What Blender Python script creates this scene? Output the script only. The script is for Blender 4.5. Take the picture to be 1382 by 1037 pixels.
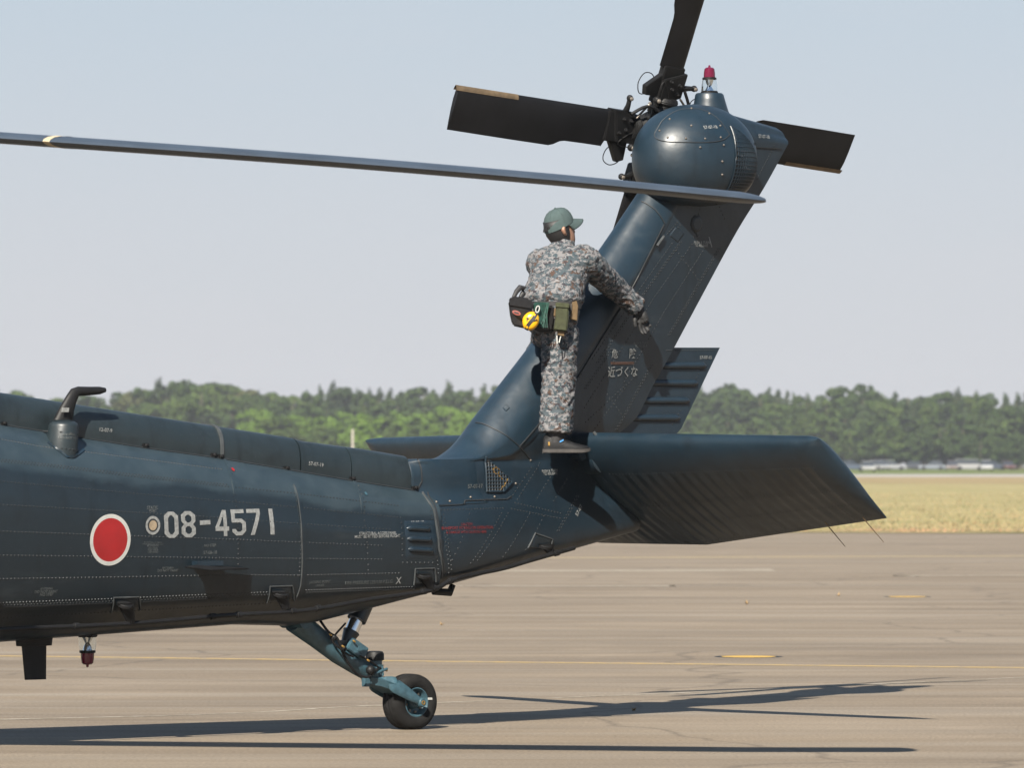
import bpy, bmesh, math, random
from mathutils import Vector, Matrix, noise
from mathutils.bvhtree import BVHTree
C = bpy.context.scene.collection
R = math.radians
for o in list(bpy.data.objects): bpy.data.objects.remove(o)
sc = bpy.context.scene
# ------------------------------------------------------------------ camera, sky, sun
cam = bpy.data.cameras.new('camera'); camo = bpy.data.objects.new('camera', cam); C.objects.link(camo)
camo.location = (0, 0, 1.698); camo.rotation_euler = (R(90), 0, 0)
cam.sensor_width = 36; cam.lens = 36*7525/1382; cam.shift_y = 101.5/1382
cam.clip_start = 0.5; cam.clip_end = 4000
cam.dof.use_dof = True; cam.dof.focus_distance = 35.5; cam.dof.aperture_fstop = 6.8
sc.camera = camo
SUN = Vector((.345, 1.22, -1.0)).normalized()
w = bpy.data.worlds.new('World'); sc.world = w; w.use_nodes = True
nt = w.node_tree; nt.nodes.clear()
sky = nt.nodes.new('ShaderNodeTexSky'); sky.sky_type = 'NISHITA'; sky.sun_disc = False
sky.sun_elevation = math.asin(-SUN.z); sky.sun_rotation = math.atan2(-SUN.x, -SUN.y)
sky.air_density = 1.0; sky.dust_density = .45; sky.ozone_density = 1.5; sky.altitude = 50
hs = nt.nodes.new('ShaderNodeHueSaturation'); hs.inputs['Saturation'].default_value = .85
bg = nt.nodes.new('ShaderNodeBackground'); bg.inputs[1].default_value = .05
wo = nt.nodes.new('ShaderNodeOutputWorld')
tn = nt.nodes.new('ShaderNodeMix'); tn.data_type = 'RGBA'; tn.blend_type = 'MULTIPLY'; tn.inputs[0].default_value = 1; tn.inputs[7].default_value = (.61, .585, .635, 1)
nt.links.new(sky.outputs[0], hs.inputs['Color']); nt.links.new(hs.outputs[0], tn.inputs[6]); tc = nt.nodes.new('ShaderNodeTexCoord'); sx = nt.nodes.new('ShaderNodeSeparateXYZ'); nt.links.new(tc.outputs['Generated'], sx.inputs[0])
gr = nt.nodes.new('ShaderNodeValToRGB'); e = gr.color_ramp.elements
for p, c in ((0, (.74, .765, .85)), (.045, (.72, .77, .855)), (.10, (.64, .765, .87)), (.4, (.38, .55, .78))):
    el = e[0] if p == 0 else e.new(p) if p < .4 else e[len(e)-1]; el.position = p; el.color = (*c, 1)
e[len(e)-1].position = 1; e[len(e)-1].color = (.22, .37, .64, 1); e.new(.4).color = (.38, .55, .78, 1)
nt.links.new(sx.outputs['Z'], gr.inputs[0])
gs = nt.nodes.new('ShaderNodeMix'); gs.data_type = 'RGBA'; gs.blend_type = 'MULTIPLY'; gs.inputs[0].default_value = 1; gs.inputs[7].default_value = (6.15, 6.12, 6.12, 1); nt.links.new(gr.outputs[0], gs.inputs[6])
mp = nt.nodes.new('ShaderNodeMapping'); mp.inputs['Scale'].default_value = (7, 7, 26); nt.links.new(tc.outputs['Generated'], mp.inputs[0])
cn = nt.nodes.new('ShaderNodeTexNoise'); cn.inputs['Scale'].default_value = 2.2; cn.inputs['Detail'].default_value = 6; nt.links.new(mp.outputs[0], cn.inputs['Vector'])
cr_ = nt.nodes.new('ShaderNodeValToRGB'); cr_.color_ramp.elements[0].position = .5; cr_.color_ramp.elements[1].position = .75; cr_.color_ramp.elements[1].color = (.10, .10, .10, 1); nt.links.new(cn.outputs['Fac'], cr_.inputs[0])
cm = nt.nodes.new('ShaderNodeMix'); cm.data_type = 'RGBA'; cm.inputs[7].default_value = (5.3, 5.0, 5.15, 1); nt.links.new(cr_.outputs[0], cm.inputs[0])
mm = nt.nodes.new('ShaderNodeMix'); mm.data_type = 'RGBA'; mm.inputs[0].default_value = .8
nt.links.new(tn.outputs[2], mm.inputs[6]); nt.links.new(gs.outputs[2], mm.inputs[7]); nt.links.new(mm.outputs[2], cm.inputs[6]); nt.links.new(cm.outputs[2], bg.inputs[0]); nt.links.new(bg.outputs[0], wo.inputs[0])
sl = bpy.data.lights.new('sun', 'SUN'); sl.energy = 5.0; sl.angle = R(.53); sl.color = (1, .93, .82)
so = bpy.data.objects.new('sun', sl); C.objects.link(so); so.rotation_euler = SUN.to_track_quat('-Z', 'Y').to_euler()
so.location = (-10, -30, 40)
sc.view_settings.view_transform = 'Standard'; sc.view_settings.look = 'None'
sc.view_settings.exposure = 1.45; sc.view_settings.gamma = 1; sc.view_settings.use_curve_mapping = False
sc.cycles.max_bounces = 6; sc.cycles.transparent_max_bounces = 8; sc.cycles.volume_bounces = 0

# ------------------------------------------------------------------ materials
class NT:
    def __init__(s, name, rough=.5, metal=0, spec=.5):
        s.m = bpy.data.materials.new(name); s.m.use_nodes = True; s.t = s.m.node_tree
        s.b = s.t.nodes['Principled BSDF']; s.b.inputs['Roughness'].default_value = rough
        s.b.inputs['Metallic'].default_value = metal; s.b.inputs['Specular IOR Level'].default_value = spec
        s._c = None
    def n(s, kind, **kw):
        n = s.t.nodes.new('ShaderNode'+kind)
        for k, v in kw.items():
            if k.startswith('i_'):
                key = k[2:].replace('_', ' '); n.inputs[int(key) if key.isdigit() else key].default_value = v
            else: setattr(n, k, v)
        return n
    def l(s, a, b): s.t.links.new(a, b)
    def co(s, scale=(1, 1, 1), space='Object'):
        tc = s.n('TexCoord'); mp = s.n('Mapping'); mp.inputs['Scale'].default_value = scale
        s.l(tc.outputs[space], mp.inputs[0]); return mp.outputs[0]
    def noise(s, scale, detail=4, rough=.55, co=None, dist=0):
        n = s.n('TexNoise'); n.inputs['Scale'].default_value = scale; n.inputs['Detail'].default_value = detail
        n.inputs['Roughness'].default_value = rough; n.inputs['Distortion'].default_value = dist
        s.l(co if co is not None else s.co(), n.inputs['Vector']); return n.outputs['Fac']
    def ramp(s, fac, stops, interp='LINEAR'):
        r = s.n('ValToRGB'); e = r.color_ramp; e.interpolation = interp
        while len(e.elements) < len(stops): e.elements.new(.5)
        for el, (p, c) in zip(e.elements, stops):
            el.position = p; el.color = (*c, 1) if len(c) == 3 else c
        s.l(fac, r.inputs[0]); return r.outputs[0]
    def mix(s, fac, a, b, mode='MIX'):
        m = s.n('Mix', data_type='RGBA', blend_type=mode)
        for val, i in ((fac, 0), (a, 6), (b, 7)):
            if isinstance(val, (int, float)): m.inputs[i].default_value = val
            elif isinstance(val, tuple): m.inputs[i].default_value = (*val, 1)
            else: s.l(val, m.inputs[i])
        return m.outputs[2]
    def color(s, c):
        if isinstance(c, tuple): s.b.inputs['Base Color'].default_value = (*c, 1)
        else: s.l(c, s.b.inputs['Base Color'])
        return s
    def rough(s, c): s.l(c, s.b.inputs['Roughness']); return s
    def bump(s, h, strength=.3, dist=.01):
        b = s.n('Bump'); b.inputs['Strength'].default_value = strength; b.inputs['Distance'].default_value = dist
        s.l(h, b.inputs['Height']); s.l(b.outputs[0], s.b.inputs['Normal']); return s
def g3(v): return (v, v, v)
def simple(name, col, rough=.5, metal=0, var=.25, scale=9, spec=.5):
    m = NT(name, rough, metal, spec)
    lo = tuple(x*(1-var) for x in col); hi = tuple(min(1, x*(1+var)) for x in col)
    m.color(m.ramp(m.noise(scale), [(.3, lo), (.7, hi)]))
    return m.m
def navy(name, a, b, scuff=.35, rlo=.36, rhi=.6, pale_top=False):
    m = NT(name, .45, 0, .5)
    n1 = m.noise(1.3, 6, .6); n2 = m.noise(7, 8, .65); n3 = m.noise(150, 2, .5)
    st = m.noise(3.2, 5, .6, m.co((.5, 1, 2.4)))
    c0 = m.ramp(n1, [(.35, a), (.65, b)])
    c1 = m.mix(m.ramp(n2, [(.52, g3(0)), (.72, g3(scuff))]), c0, tuple(x*.55 for x in a))
    c2 = m.mix(m.ramp(st, [(.6, g3(0)), (.8, g3(.3))]), c1, (.045, .054, .06))
    c3 = m.mix(m.ramp(n3, [(.70, g3(0)), (.76, g3(.55))]), c2, (.08, .095, .105))
    vs_ = m.noise(4, 5, .6, m.co((3.2, 1, .45)))
    c3 = m.mix(m.ramp(vs_, [(.56, g3(0)), (.72, g3(.6))]), c3, tuple(x*.5 for x in a))
    if pale_top:                                               # paler colour mixed over the upper skin of the boom, ragged lower edge
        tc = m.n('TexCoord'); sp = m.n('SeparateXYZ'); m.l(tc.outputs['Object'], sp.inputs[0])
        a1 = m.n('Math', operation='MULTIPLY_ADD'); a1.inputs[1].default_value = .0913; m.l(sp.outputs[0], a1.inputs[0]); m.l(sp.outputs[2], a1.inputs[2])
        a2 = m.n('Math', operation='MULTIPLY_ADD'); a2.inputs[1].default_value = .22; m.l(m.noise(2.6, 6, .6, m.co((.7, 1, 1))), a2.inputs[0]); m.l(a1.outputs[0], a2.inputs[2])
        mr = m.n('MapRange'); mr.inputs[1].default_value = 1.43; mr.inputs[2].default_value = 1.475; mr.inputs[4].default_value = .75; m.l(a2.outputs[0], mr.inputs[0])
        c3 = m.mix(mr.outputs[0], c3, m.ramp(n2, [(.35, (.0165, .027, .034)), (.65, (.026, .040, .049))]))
    m.color(c3)
    m.rough(m.ramp(n2, [(.3, g3(rlo)), (.75, g3(rhi))]))
    bh = m.n('Math', operation='MULTIPLY_ADD'); bh.inputs[1].default_value = .35; m.l(m.noise(11, 3, .5), bh.inputs[0]); m.l(m.noise(3.4, 3, .5), bh.inputs[2])
    m.bump(bh.outputs[0], .2, .03)
    return m.m
M = {}
M['paint'] = navy('dark_blue_paint', (0.005148, 0.01155, 0.018), (0.007788, 0.01575, 0.024), .55, 0.3, 0.48)
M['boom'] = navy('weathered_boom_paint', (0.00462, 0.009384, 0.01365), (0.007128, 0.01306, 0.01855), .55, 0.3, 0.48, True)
M['cover'] = navy('weathered_cover_paint', (0.0084, 0.0141, 0.01742), (0.0124, 0.01927, 0.02295), .85, 0.34, 0.5)
M['fairing'] = navy('fairing_paint', (0.00462, 0.01243, 0.0204), (0.00693, 0.01702, 0.0268), .5, 0.34, 0.5)
M['gear'] = simple('gear_blue_paint', (.026, .060, .078), .45, 0, .3, 25)
M['rivet'] = simple('rivet_paint', (.006, .009, .011), .5, 0, .2, 30)
M['seal'] = simple('sealant_strip', (.012, .014, .016), .6, 0, .2, 30)
M['seam'] = simple('worn_joint', (.038, .042, .044), .5, 0, .3, 20)
M['black'] = simple('matt_black_rubbery_paint', (.0060, .0060, .0064), .55, 0, .3, 12, .25)
M['blade'] = simple('tail_blade_black', (.0062, .0062, .007), .5, 0, .25, 6, .22)
M['beige'] = simple('abrasion_strip', (.12, .085, .05), .5, .3, .3, 20)
M['rblade'] = simple('main_blade_grey', (.028, .038, .053), .42, 0, .2, 4)
M['rubber'] = simple('tyre_rubber', (.0085, .0082, .008), .8, 0, .4, 18, .15)
M['kanji'] = simple('worn_white_stencil', (0.1275, 0.1312, 0.1275), .6, 0, .35, 40)
M['chrome'] = simple('polished_strut', (.75, .77, .8), .12, 1, .05, 10)
M['steel'] = simple('dull_steel', (.16, .14, .12), .5, .7, .3, 40)
M['brass'] = simple('brassy_fitting', (.33, .2, .06), .4, .8, .3, 40)
M['white'] = simple('white_marking', (0.3192, 0.3192, 0.304), .55, 0, .1, 30)
M['greymark'] = simple('grey_stencil', (0.1615, 0.1667, 0.1647), .6, 0, .25, 60)
M['dimmark'] = simple('faded_stencil', (0.06384, 0.07174, 0.07296), .6, 0, .3, 60)
M['redmark'] = simple('red_stencil', (0.09196, 0.00836, 0.00836), .6, 0, .3, 60)
M['brownmark'] = simple('rusty_stencil', (0.0399, 0.01862, 0.0117), .6, 0, .3, 60)
M['red'] = simple('roundel_red', (0.2052, 0.00608, 0.00684), .5, 0, .12, 8)
M['yellow'] = simple('yellow_shell', (0.532, 0.2736, 0.00608), .3, 0, .06, 8)
M['dark_hole'] = simple('dark_cavity', (.006, .006, .006), .8, 0, .2, 9)
def glassy(name, col, rough=.04):
    m = NT(name, rough); m.color(col); m.b.inputs['Transmission Weight'].default_value = 1; m.b.inputs['IOR'].default_value = 1.3
    return m.m
M['clear'] = glassy('clear_lens', (.93, .96, .97)); M['redlens'] = glassy('red_lens', (.75, .04, .06))
def redl():
    m = NT('red_lens', .15); m.color((.10, .004, .022)); m.b.inputs['Transmission Weight'].default_value = .2; return m.m
M['redlens'] = redl()

# ------------------------------------------------------------------ mesh helpers
def fix(t): return Vector((t[0], -t[1], t[2]))           # helicopter (aft, port, up) -> local xyz
class MB:
    def __init__(s): s.v = []; s.f = []; s.mi = []
    def add(s, vs, fs, mi=0):
        b = len(s.v); s.v += [Vector(p) for p in vs]; s.f += [tuple(b+i for i in f) for f in fs]; s.mi += [mi]*len(fs); return s
    def grid(s, rows, closed=False, mi=0, cap=False):
        n = len(rows[0]); vs = [p for r in rows for p in r]; fs = []
        for i in range(len(rows)-1):
            for j in range(n if closed else n-1):
                k = (j+1) % n; fs.append((i*n+j, i*n+k, (i+1)*n+k, (i+1)*n+j))
        if cap:
            fs.append(tuple(range(n))); fs.append(tuple((len(rows)-1)*n+j for j in range(n)))
        return s.add(vs, fs, mi)
    def tube(s, pts, r, n=8, mi=0, cap=True):
        pts = [Vector(p) for p in pts]; rows = []
        rs = r if isinstance(r, (list, tuple)) else [r]*len(pts); up = None
        for i, p in enumerate(pts):
            d = (pts[min(i+1, len(pts)-1)]-pts[max(i-1, 0)]).normalized()
            if up is None: up = Vector((0, 0, 1)) if abs(d.z) < .9 else Vector((1, 0, 0))
            a = d.cross(up)
            if a.length < 1e-4: a = d.cross(Vector((0, 1, .3)))
            a.normalize(); b = d.cross(a).normalized(); up = -b if False else up
            rows.append([p+a*(rs[i]*math.cos(2*math.pi*j/n))+b*(rs[i]*math.sin(2*math.pi*j/n)) for j in range(n)])
        return s.grid(rows, True, mi, cap)
    def lathe(s, base, axis, prof, n=20, mi=0, cap=True):
        axis = Vector(axis).normalized(); base = Vector(base)
        a = axis.orthogonal().normalized(); b = axis.cross(a)
        rows = [[base+axis*h+a*(r*math.cos(2*math.pi*j/n))+b*(r*math.sin(2*math.pi*j/n)) for j in range(n)] for r, h in prof]
        return s.grid(rows, True, mi, cap)
    def hexa(s, p, mi=0):                                  # 8 corners: bottom loop 0-3, top loop 4-7
        return s.add(p, [(0, 3, 2, 1), (4, 5, 6, 7), (0, 1, 5, 4), (1, 2, 6, 5), (2, 3, 7, 6), (3, 0, 4, 7)], mi)
    def box(s, c, x, y, z, mi=0):                          # centre, three half-axis vectors
        c, x, y, z = map(Vector, (c, x, y, z))
        return s.hexa([c-x-y-z, c+x-y-z, c+x+y-z, c-x+y-z, c-x-y+z, c+x-y+z, c+x+y+z, c-x+y+z], mi)
    def ball(s, c, r, n=10, m=6, mi=0):
        c = Vector(c); r = Vector(r) if not isinstance(r, (int, float)) else Vector((r, r, r))
        rows = [[c+Vector((r.x*math.sin(math.pi*i/m)*math.cos(2*math.pi*j/n), r.y*math.sin(math.pi*i/m)*math.sin(2*math.pi*j/n), r.z*math.cos(math.pi*i/m))) for j in range(n)] for i in range(m+1)]
        return s.grid(rows, True, mi)
    def build(s, name, mats, parent=None, smooth=35, bevel=0, weld=True):
        me = bpy.data.meshes.new(name); me.from_pydata(s.v, [], s.f)
        for m in (mats if isinstance(mats, list) else [mats]): me.materials.append(m)
        for p, i in zip(me.polygons, s.mi): p.material_index = i
        bm = bmesh.new(); bm.from_mesh(me)
        if weld: bmesh.ops.remove_doubles(bm, verts=bm.verts, dist=1e-5)
        bmesh.ops.dissolve_degenerate(bm, edges=bm.edges, dist=1e-6)
        if bevel:
            es = [e for e in bm.edges if len(e.link_faces) == 2 and e.calc_face_angle(0) > R(40)]
            bmesh.ops.bevel(bm, geom=es, offset=bevel, segments=2, affect='EDGES', clamp_overlap=True)
        bmesh.ops.recalc_face_normals(bm, faces=bm.faces); bm.to_mesh(me); bm.free()
        if smooth:
            for p in me.polygons: p.use_smooth = True
            me.set_sharp_from_angle(angle=R(smooth))
        o = bpy.data.objects.new(name, me); C.objects.link(o)
        if parent: o.parent = parent
        return o
def stuff(o): o['kind'] = 'stuff'; return o
def tag(o, label=None, cat=None, group=None, kind=None):
    for k, v in (('label', label), ('category', cat), ('group', group), ('kind', kind)):
        if v: o[k] = v
    return o
def empty(name, loc, rz=0, **kw):
    o = bpy.data.objects.new(name, None); C.objects.link(o); o.location = loc; o.rotation_euler = (0, 0, rz); o.empty_display_size = .3
    return tag(o, **kw)
def lerp(a, b, t): return a+(b-a)*t
def itp(tab, x):                                           # linear table with end extrapolation
    for (x0, y0), (x1, y1) in zip(tab, tab[1:]):
        if x <= x1: break
    return lerp(y0, y1, (x-x0)/(x1-x0))
def cr(pts, n):                                            # Catmull-Rom through tuples, n samples per span
    out = []; P = [pts[0]]+list(pts)+[pts[-1]]
    for i in range(1, len(P)-2):
        for k in range(n):
            t = k/n
            out.append(tuple(.5*((2*b)+(c-a)*t+(2*a-5*b+4*c-d)*t*t+(3*b-a-3*c+d)*t**3) for a, b, c, d in zip(P[i-1], P[i], P[i+1], P[i+2])))
    out.append(tuple(pts[-1])); return out

# ------------------------------------------------------------------ ground
def ground_mat():
    m = NT('worn_asphalt', .85, 0, .3)
    co = m.co(space='Object')
    a = m.noise(.22, 8, .62, co); b = m.noise(.9, 7, .65, co); g = m.noise(45, 3, .6, co); st = m.noise(1.0, 6, .6, m.co((.16, .9, 1)))
    c0 = m.ramp(a, [(.3, (0.1579, 0.1234, 0.08627)), (.5, (0.1887, 0.1491, 0.1053)), (.7, (0.2195, 0.1762, 0.1277))])
    c1 = m.mix(m.ramp(st, [(.36, g3(0)), (.66, g3(.75))]), c0, (0.1117, 0.08666, 0.06171))
    s2 = m.n('Mapping'); s2.inputs['Scale'].default_value = (.09, 1.6, 1); s2.inputs['Rotation'].default_value = (0, 0, .06); m.l(co, s2.inputs[0])
    c1 = m.mix(m.ramp(m.noise(.8, 5, .6, s2.outputs[0]), [(.46, g3(0)), (.74, g3(.6))]), c1, (0.2422, 0.2138, 0.1741))
    c2 = m.mix(m.ramp(b, [(.58, g3(0)), (.75, g3(.55))]), c1, (0.2542, 0.2071, 0.1544))
    vo = m.n('TexVoronoi', feature='DISTANCE_TO_EDGE'); vo.inputs['Scale'].default_value = .16
    dv = m.n('VectorMath', operation='ADD'); wn = m.n('TexNoise'); wn.inputs['Scale'].default_value = .8; m.l(co, wn.inputs['Vector']); m.l(co, dv.inputs[0]); m.l(wn.outputs['Color'], dv.inputs[1]); m.l(dv.outputs[0], vo.inputs['Vector'])
    c2 = m.mix(m.ramp(vo.outputs['Distance'], [(.002, g3(.5)), (.006, g3(0))]), c2, (0.06932, 0.05506, 0.04208))
    g2 = m.noise(130, 2, .6, co); c2 = m.mix(.3, c2, m.ramp(g2, [(.3, g3(.1)), (.7, g3(.85))]), 'OVERLAY')
    c3 = m.mix(.5, c2, m.ramp(g, [(.3, g3(.08)), (.7, g3(.62))]), 'OVERLAY')
    m.color(c3); m.bump(g, .5, .006); return m.m
gb = MB(); gb.add([(-420, -30, 0), (420, -30, 0), (420, 1100, 0), (-420, 1100, 0)], [(0, 1, 2, 3)])
tag(gb.build('apron', ground_mat(), smooth=0), kind='structure')
def grass_mat(name, cols, sc):
    m = NT(name, .95, 0, .1)
    a = m.noise(sc, 7, .62, m.co((.5, .5, 1))); b = m.noise(sc*9, 5, .6)
    c = m.ramp(a, [(.32, cols[0]), (.46, cols[1]), (.58, cols[2]), (.72, cols[3])])
    c = m.mix(.45, c, m.ramp(b, [(.3, g3(.15)), (.7, g3(.75))]), 'OVERLAY'); m.color(c); return m.m
dry = grass_mat('dry_grass', [(0.1373, 0.1441, 0.05632), (0.2128, 0.1801, 0.08634), (0.2472, 0.2126, 0.1051), (0.1647, 0.1621, 0.06759)], .22)
brown = grass_mat('brown_grass_edge', [(0.1716, 0.1369, 0.07134), (0.2197, 0.1729, 0.09013), (0.1991, 0.1478, 0.0751), (0.1716, 0.1441, 0.07134)], .3)
green = grass_mat('green_verge', [(0.05492, 0.08284, 0.02026), (0.08237, 0.1116, 0.02779), (0.1029, 0.1116, 0.03755), (0.06865, 0.08644, 0.02253)], .1)
def strip(name, y0, y1, z, mat, wob=0, kind='structure', x0=-415, x1=415, nx=240):
    rnd = random.Random(int(y0)); b = MB(); r0 = []; r1 = []
    for i in range(nx+1):
        x = lerp(x0, x1, i/nx)
        r0.append((x, y0+wob*(noise.noise((x*.35, y0, 0))+.7*noise.noise((x*1.3, y0, 4))), z)); r1.append((x, y1, z))
    b.grid([r0, r1]); return tag(b.build(name, mat, smooth=0), kind=kind)
strip('grass_field', 127, 400, .012, dry, 3.0)
strip('dry_grass_edge', 129.5, 139, .018, brown, 2.5)
strip('brown_grass', 380, 520, .022, brown, 30)
taxi = simple('pale_concrete', (0.2265, 0.2088, 0.1839), .9, 0, .15, .05)
strip('taxiway', 520, 620, .026, taxi, 6)
strip('green_grass', 620, 1090, .032, green, 20)
def paint(col, lo=.35, name='line_paint'):
    m = NT(name, .8, 0, .3); n = m.noise(7, 7, .7); g = m.noise(50, 3)
    m.color(m.mix(m.ramp(n, [(lo, g3(0)), (lo+.2, g3(1))]), (0.1751, 0.1485, 0.111), col)); return m.m
ylw = paint((0.2772, 0.193, 0.074), .36, 'yellow_line_paint'); wht = paint((0.3065, 0.2747, 0.2294), .46, 'white_line_paint'); pal = paint((0.2627, 0.2301, 0.185), .47, 'faded_line_paint')
def line(name, p, wd, mat, z=.0015, n=60, jit=.0):
    b = MB(); r0 = []; r1 = []
    P = cr(p, max(2, n//(len(p)-1)))
    for i, (x, y) in enumerate(P):
        q = max(.15, 1+jit*noise.noise((x*1.7, y, 1))); dy = jit*.08*noise.noise((x*.8, y, 7))
        r0.append((x, y-wd*q/2+dy, z)); r1.append((x, y+wd*q/2+dy, z))
    b.grid([r0, r1]); return tag(b.build(name, mat, smooth=0), kind='structure')
line('yellow_line', [(-30, 57.4), (-4.41, 48.04), (4.16, 45.31), (30, 37.1)], .26, ylw)
line('white_joint_line', [(-14, 31.8), (-3.3, 36.3), (-.86, 38.48), (1.8, 41.0), (3.98, 43.31), (14, 53)], .10, wht, jit=1.2, n=160)
line('white_line', [(-25, 74.9), (-.9, 74.7), (2.2, 74.6)], .4, wht, jit=.8)
line('white_line', [(5.85, 80.8), (8, 81.6), (30, 84)], .5, wht, jit=.6)
line('white_line', [(-20, 84.5), (-.9, 84.6), (4.0, 85.4)], 1.6, pal, jit=.5)
line('yellow_line', [(-10, 95), (.2, 95.8), (9, 97.5), (30, 99)], .8, paint((0.2627, 0.2079, 0.111), .35, 'faded_yellow_paint'))
for (x, y, r, lab) in ((2.03, 47.86, .235, 'yellow painted disc with black ring near the yellow taxi line'), (4.87, 68.7, .235, 'farther yellow painted disc with black ring on the apron')):
    e = empty('tie_down_disc', (x, y, 0), label=lab, cat='ground marker', group='yellow discs on the apron')
    b = MB(); b.lathe((0, 0, 0), (0, 0, 1), [(r*1.25, .0005), (r*1.25, .0015), (r*.95, .002)], 28); b.build('ring', M['black'], e)
    b = MB(); b.lathe((0, 0, 0), (0, 0, 1), [(r, .002), (r*.98, .003), (.02, .004)], 28); b.build('disc', simple('disc_yellow', (0.3648, 0.2228, 0.0333), .6, 0, .12, 8), e)
# small tufts and debris on the apron
rnd = random.Random(5); tm = simple('dry_weed', (0.2335, 0.1485, 0.0592), .9, 0, .3, 20)
for (x, y, s, lab) in ((2.75, 65.2, .10, 'dry weed tuft on bare apron right of the tail wheel, below the stabilator'), (4.05, 69.2, .09, 'dry weed tuft just left of the farther yellow disc'), (-.72, 57, .08, 'tiny dry weed tuft behind the tail wheel, beyond the yellow line'), (.82, 37.6, .05, 'tiny weed tuft at the fork of the tail shadow')):
    b = MB()
    for k in range(7):
        a = rnd.uniform(0, 6.28); l = .65*s*rnd.uniform(.6, 1.2); d = Vector((math.cos(a), math.sin(a), 0))
        q = d.cross(Vector((0, 0, 1)))*.012; b.add([q, -q, d*l*.7+Vector((0, 0, l*rnd.uniform(.3, .9)))], [(0, 1, 2)])
    o = b.build('weed_tuft', tm, smooth=0); o.location = (x, y, 0)
    tag(o, lab, 'weed', 'weed tufts on the apron')

rnd = random.Random(8); b = MB()
for k in range(36000):
    y = 126.5+150*rnd.random()**2.6; x = rnd.uniform(-.105*y-1, .105*y+1); hh = rnd.uniform(.03, .10)*(1.2 if y < 131 else 1); a = rnd.uniform(0, 3.14); wd = rnd.uniform(.02, .06)
    if y < 129.6+2.2*noise.noise((x*.35, 127, 0))+1.2*noise.noise((x*1.7, 3, 0)): continue
    dx, dy = math.cos(a)*wd, math.sin(a)*wd; lx = rnd.uniform(-.06, .06); b.add([(x-dx, y-dy, 0), (x+dx, y+dy, 0), (x+lx, y+.02, hh)], [(0, 1, 2)], 1 if y < 130.5+3*noise.noise((x*.3, 9, 0)) else 0)
gm = NT('dry_grass_blades', .95, 0, .1); gm.color(gm.ramp(gm.noise(.22, 7, .68), [(.36, (0.0972, 0.1085, 0.0456)), (.47, (0.1692, 0.147, 0.076)), (.56, (0.2052, 0.161, 0.0874)), (.66, (0.1728, 0.119, 0.0646))]))
gm2 = simple('rusty_grass_blades', (.20, .125, .07), .95, 0, .3, 1.5)
tag(b.build('dry_grass', [gm.m, gm2], None, 0, weld=False), kind='stuff')


# ------------------------------------------------------------------ helicopter
H = empty('helicopter', (-.642, 35, 0), R(40), label='dark blue military helicopter with red roundel and canted black tail rotor', cat='helicopter')
def hw(u): return itp([(-9, 1.15), (-8, 1.1), (-5.6, .62), (-4, .488), (.1, .304), (2, .22)], u)
TOP = [(-9, 2.5), (-5, 2.31), (-3.166, 2.096), (-2.342, 1.996), (-1.592, 1.905), (-1.023, 1.837), (-.931, 1.815), (-.418, 1.763), (.009, 1.707)]
COV = [(-9, 2.4), (-5, 2.11), (-3.242, 1.907), (-2.622, 1.824), (-2.181, 1.769), (-1.653, 1.711), (-1.108, 1.639), (-.681, 1.58), (-.08, 1.504)]
SHO = [(-9, 2.15), (-5, 1.87), (-3.41, 1.692), (-2.469, 1.606), (-1.678, 1.537), (-.645, 1.442), (-.306, 1.408), (0, 1.38)]
CHI = [(-9, .7), (-5, .83), (-3.394, .851), (-2.571, .863), (-1.807, .875), (-1.073, .889), (-.159, .897), (.1, .91)]
BOT = [(-9, .4), (-5, .55), (-3.152, .613), (-2.453, .64), (-1.396, .685), (-1.05, .672), (-.94, .665), (-.747, .692), (-.379, .763), (.133, .866)]
def vc(u): return .18 if u > -5 else .18+(-5-u)*.1
def section(u):
    h = hw(u); wc = itp(COV, u); ws = itp(SHO, u); wl = itp(CHI, u); wb = itp(BOT, u)
    p = [(0, wc+.03), (vc(u)*.6, wc+.02), (vc(u), wc), (lerp(vc(u), .9*h, .55), lerp(wc, ws, .42)), (.9*h, ws), (h*.985, ws-.16), (h, lerp(ws, wl, .42)), (.955*h, lerp(ws, wl, .74)), (.85*h, wl), (.66*h, lerp(wl, wb, .45)), (.4*h, lerp(wl, wb, .88)), (0, wb)]
    return cr(p, 5)
us = [-13.2, -12.8, -12, -11, -10, -9, -8.2, -7.4, -6.6, -6, -5.4]+[lerp(-5, .02, i/60) for i in range(61)]
rows = []
for u in us:
    s_ = section(max(u, -9)); k = 1 if u > -11 else max(.02, 1-((-11-u)/2.2)**2)
    ring = [(u, v*k, lerp(1.2, w_, k)) for v, w_ in s_]; ring = ring+[(u, -v*k, w_) for u, v, w_ in reversed(ring[1:-1])]
    rows.append([fix(p) for p in ring])
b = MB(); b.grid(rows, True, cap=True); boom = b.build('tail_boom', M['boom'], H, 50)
# drive shaft cover segments
def cover(name, u0, u1, n, grow=0.0):
    rows = []
    for i in range(n+1):
        u = lerp(u0, u1, i/n); wt = itp(TOP, u)+grow; wc = itp(COV, u)-.004; v = vc(u)+grow; hgt = wt-wc
        p = [(v, wc), (v*1.01, wc+hgt*.35), (v*.93, wc+hgt*.68), (v*.70, wc+hgt*.92), (v*.36, wt-.004), (0, wt)]
        q = cr(p, 4); ring = [(u, a, c_) for a, c_ in q]+[(u, -a, c_) for a, c_ in reversed(q[:-1])]
        rows.append([fix(x) for x in ring])
    b = MB(); b.grid(rows, True, cap=True); return b.build(name, M['cover'], H, 40)
segs = [(-9, -3.28), (-3.268, -1.618), (-1.606, -1.012), (-1.0, -.612), (-.604, -.128)]
covers = [cover('drive_shaft_cover', a, c_, max(6, int((c_-a)*14))) for a, c_ in segs]
def strap(u, wd=.022):
    o = cover('cover_strap', u-wd/2, u+wd/2, 1, .008); o.data.materials[0] = M['seam']; return o
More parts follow.
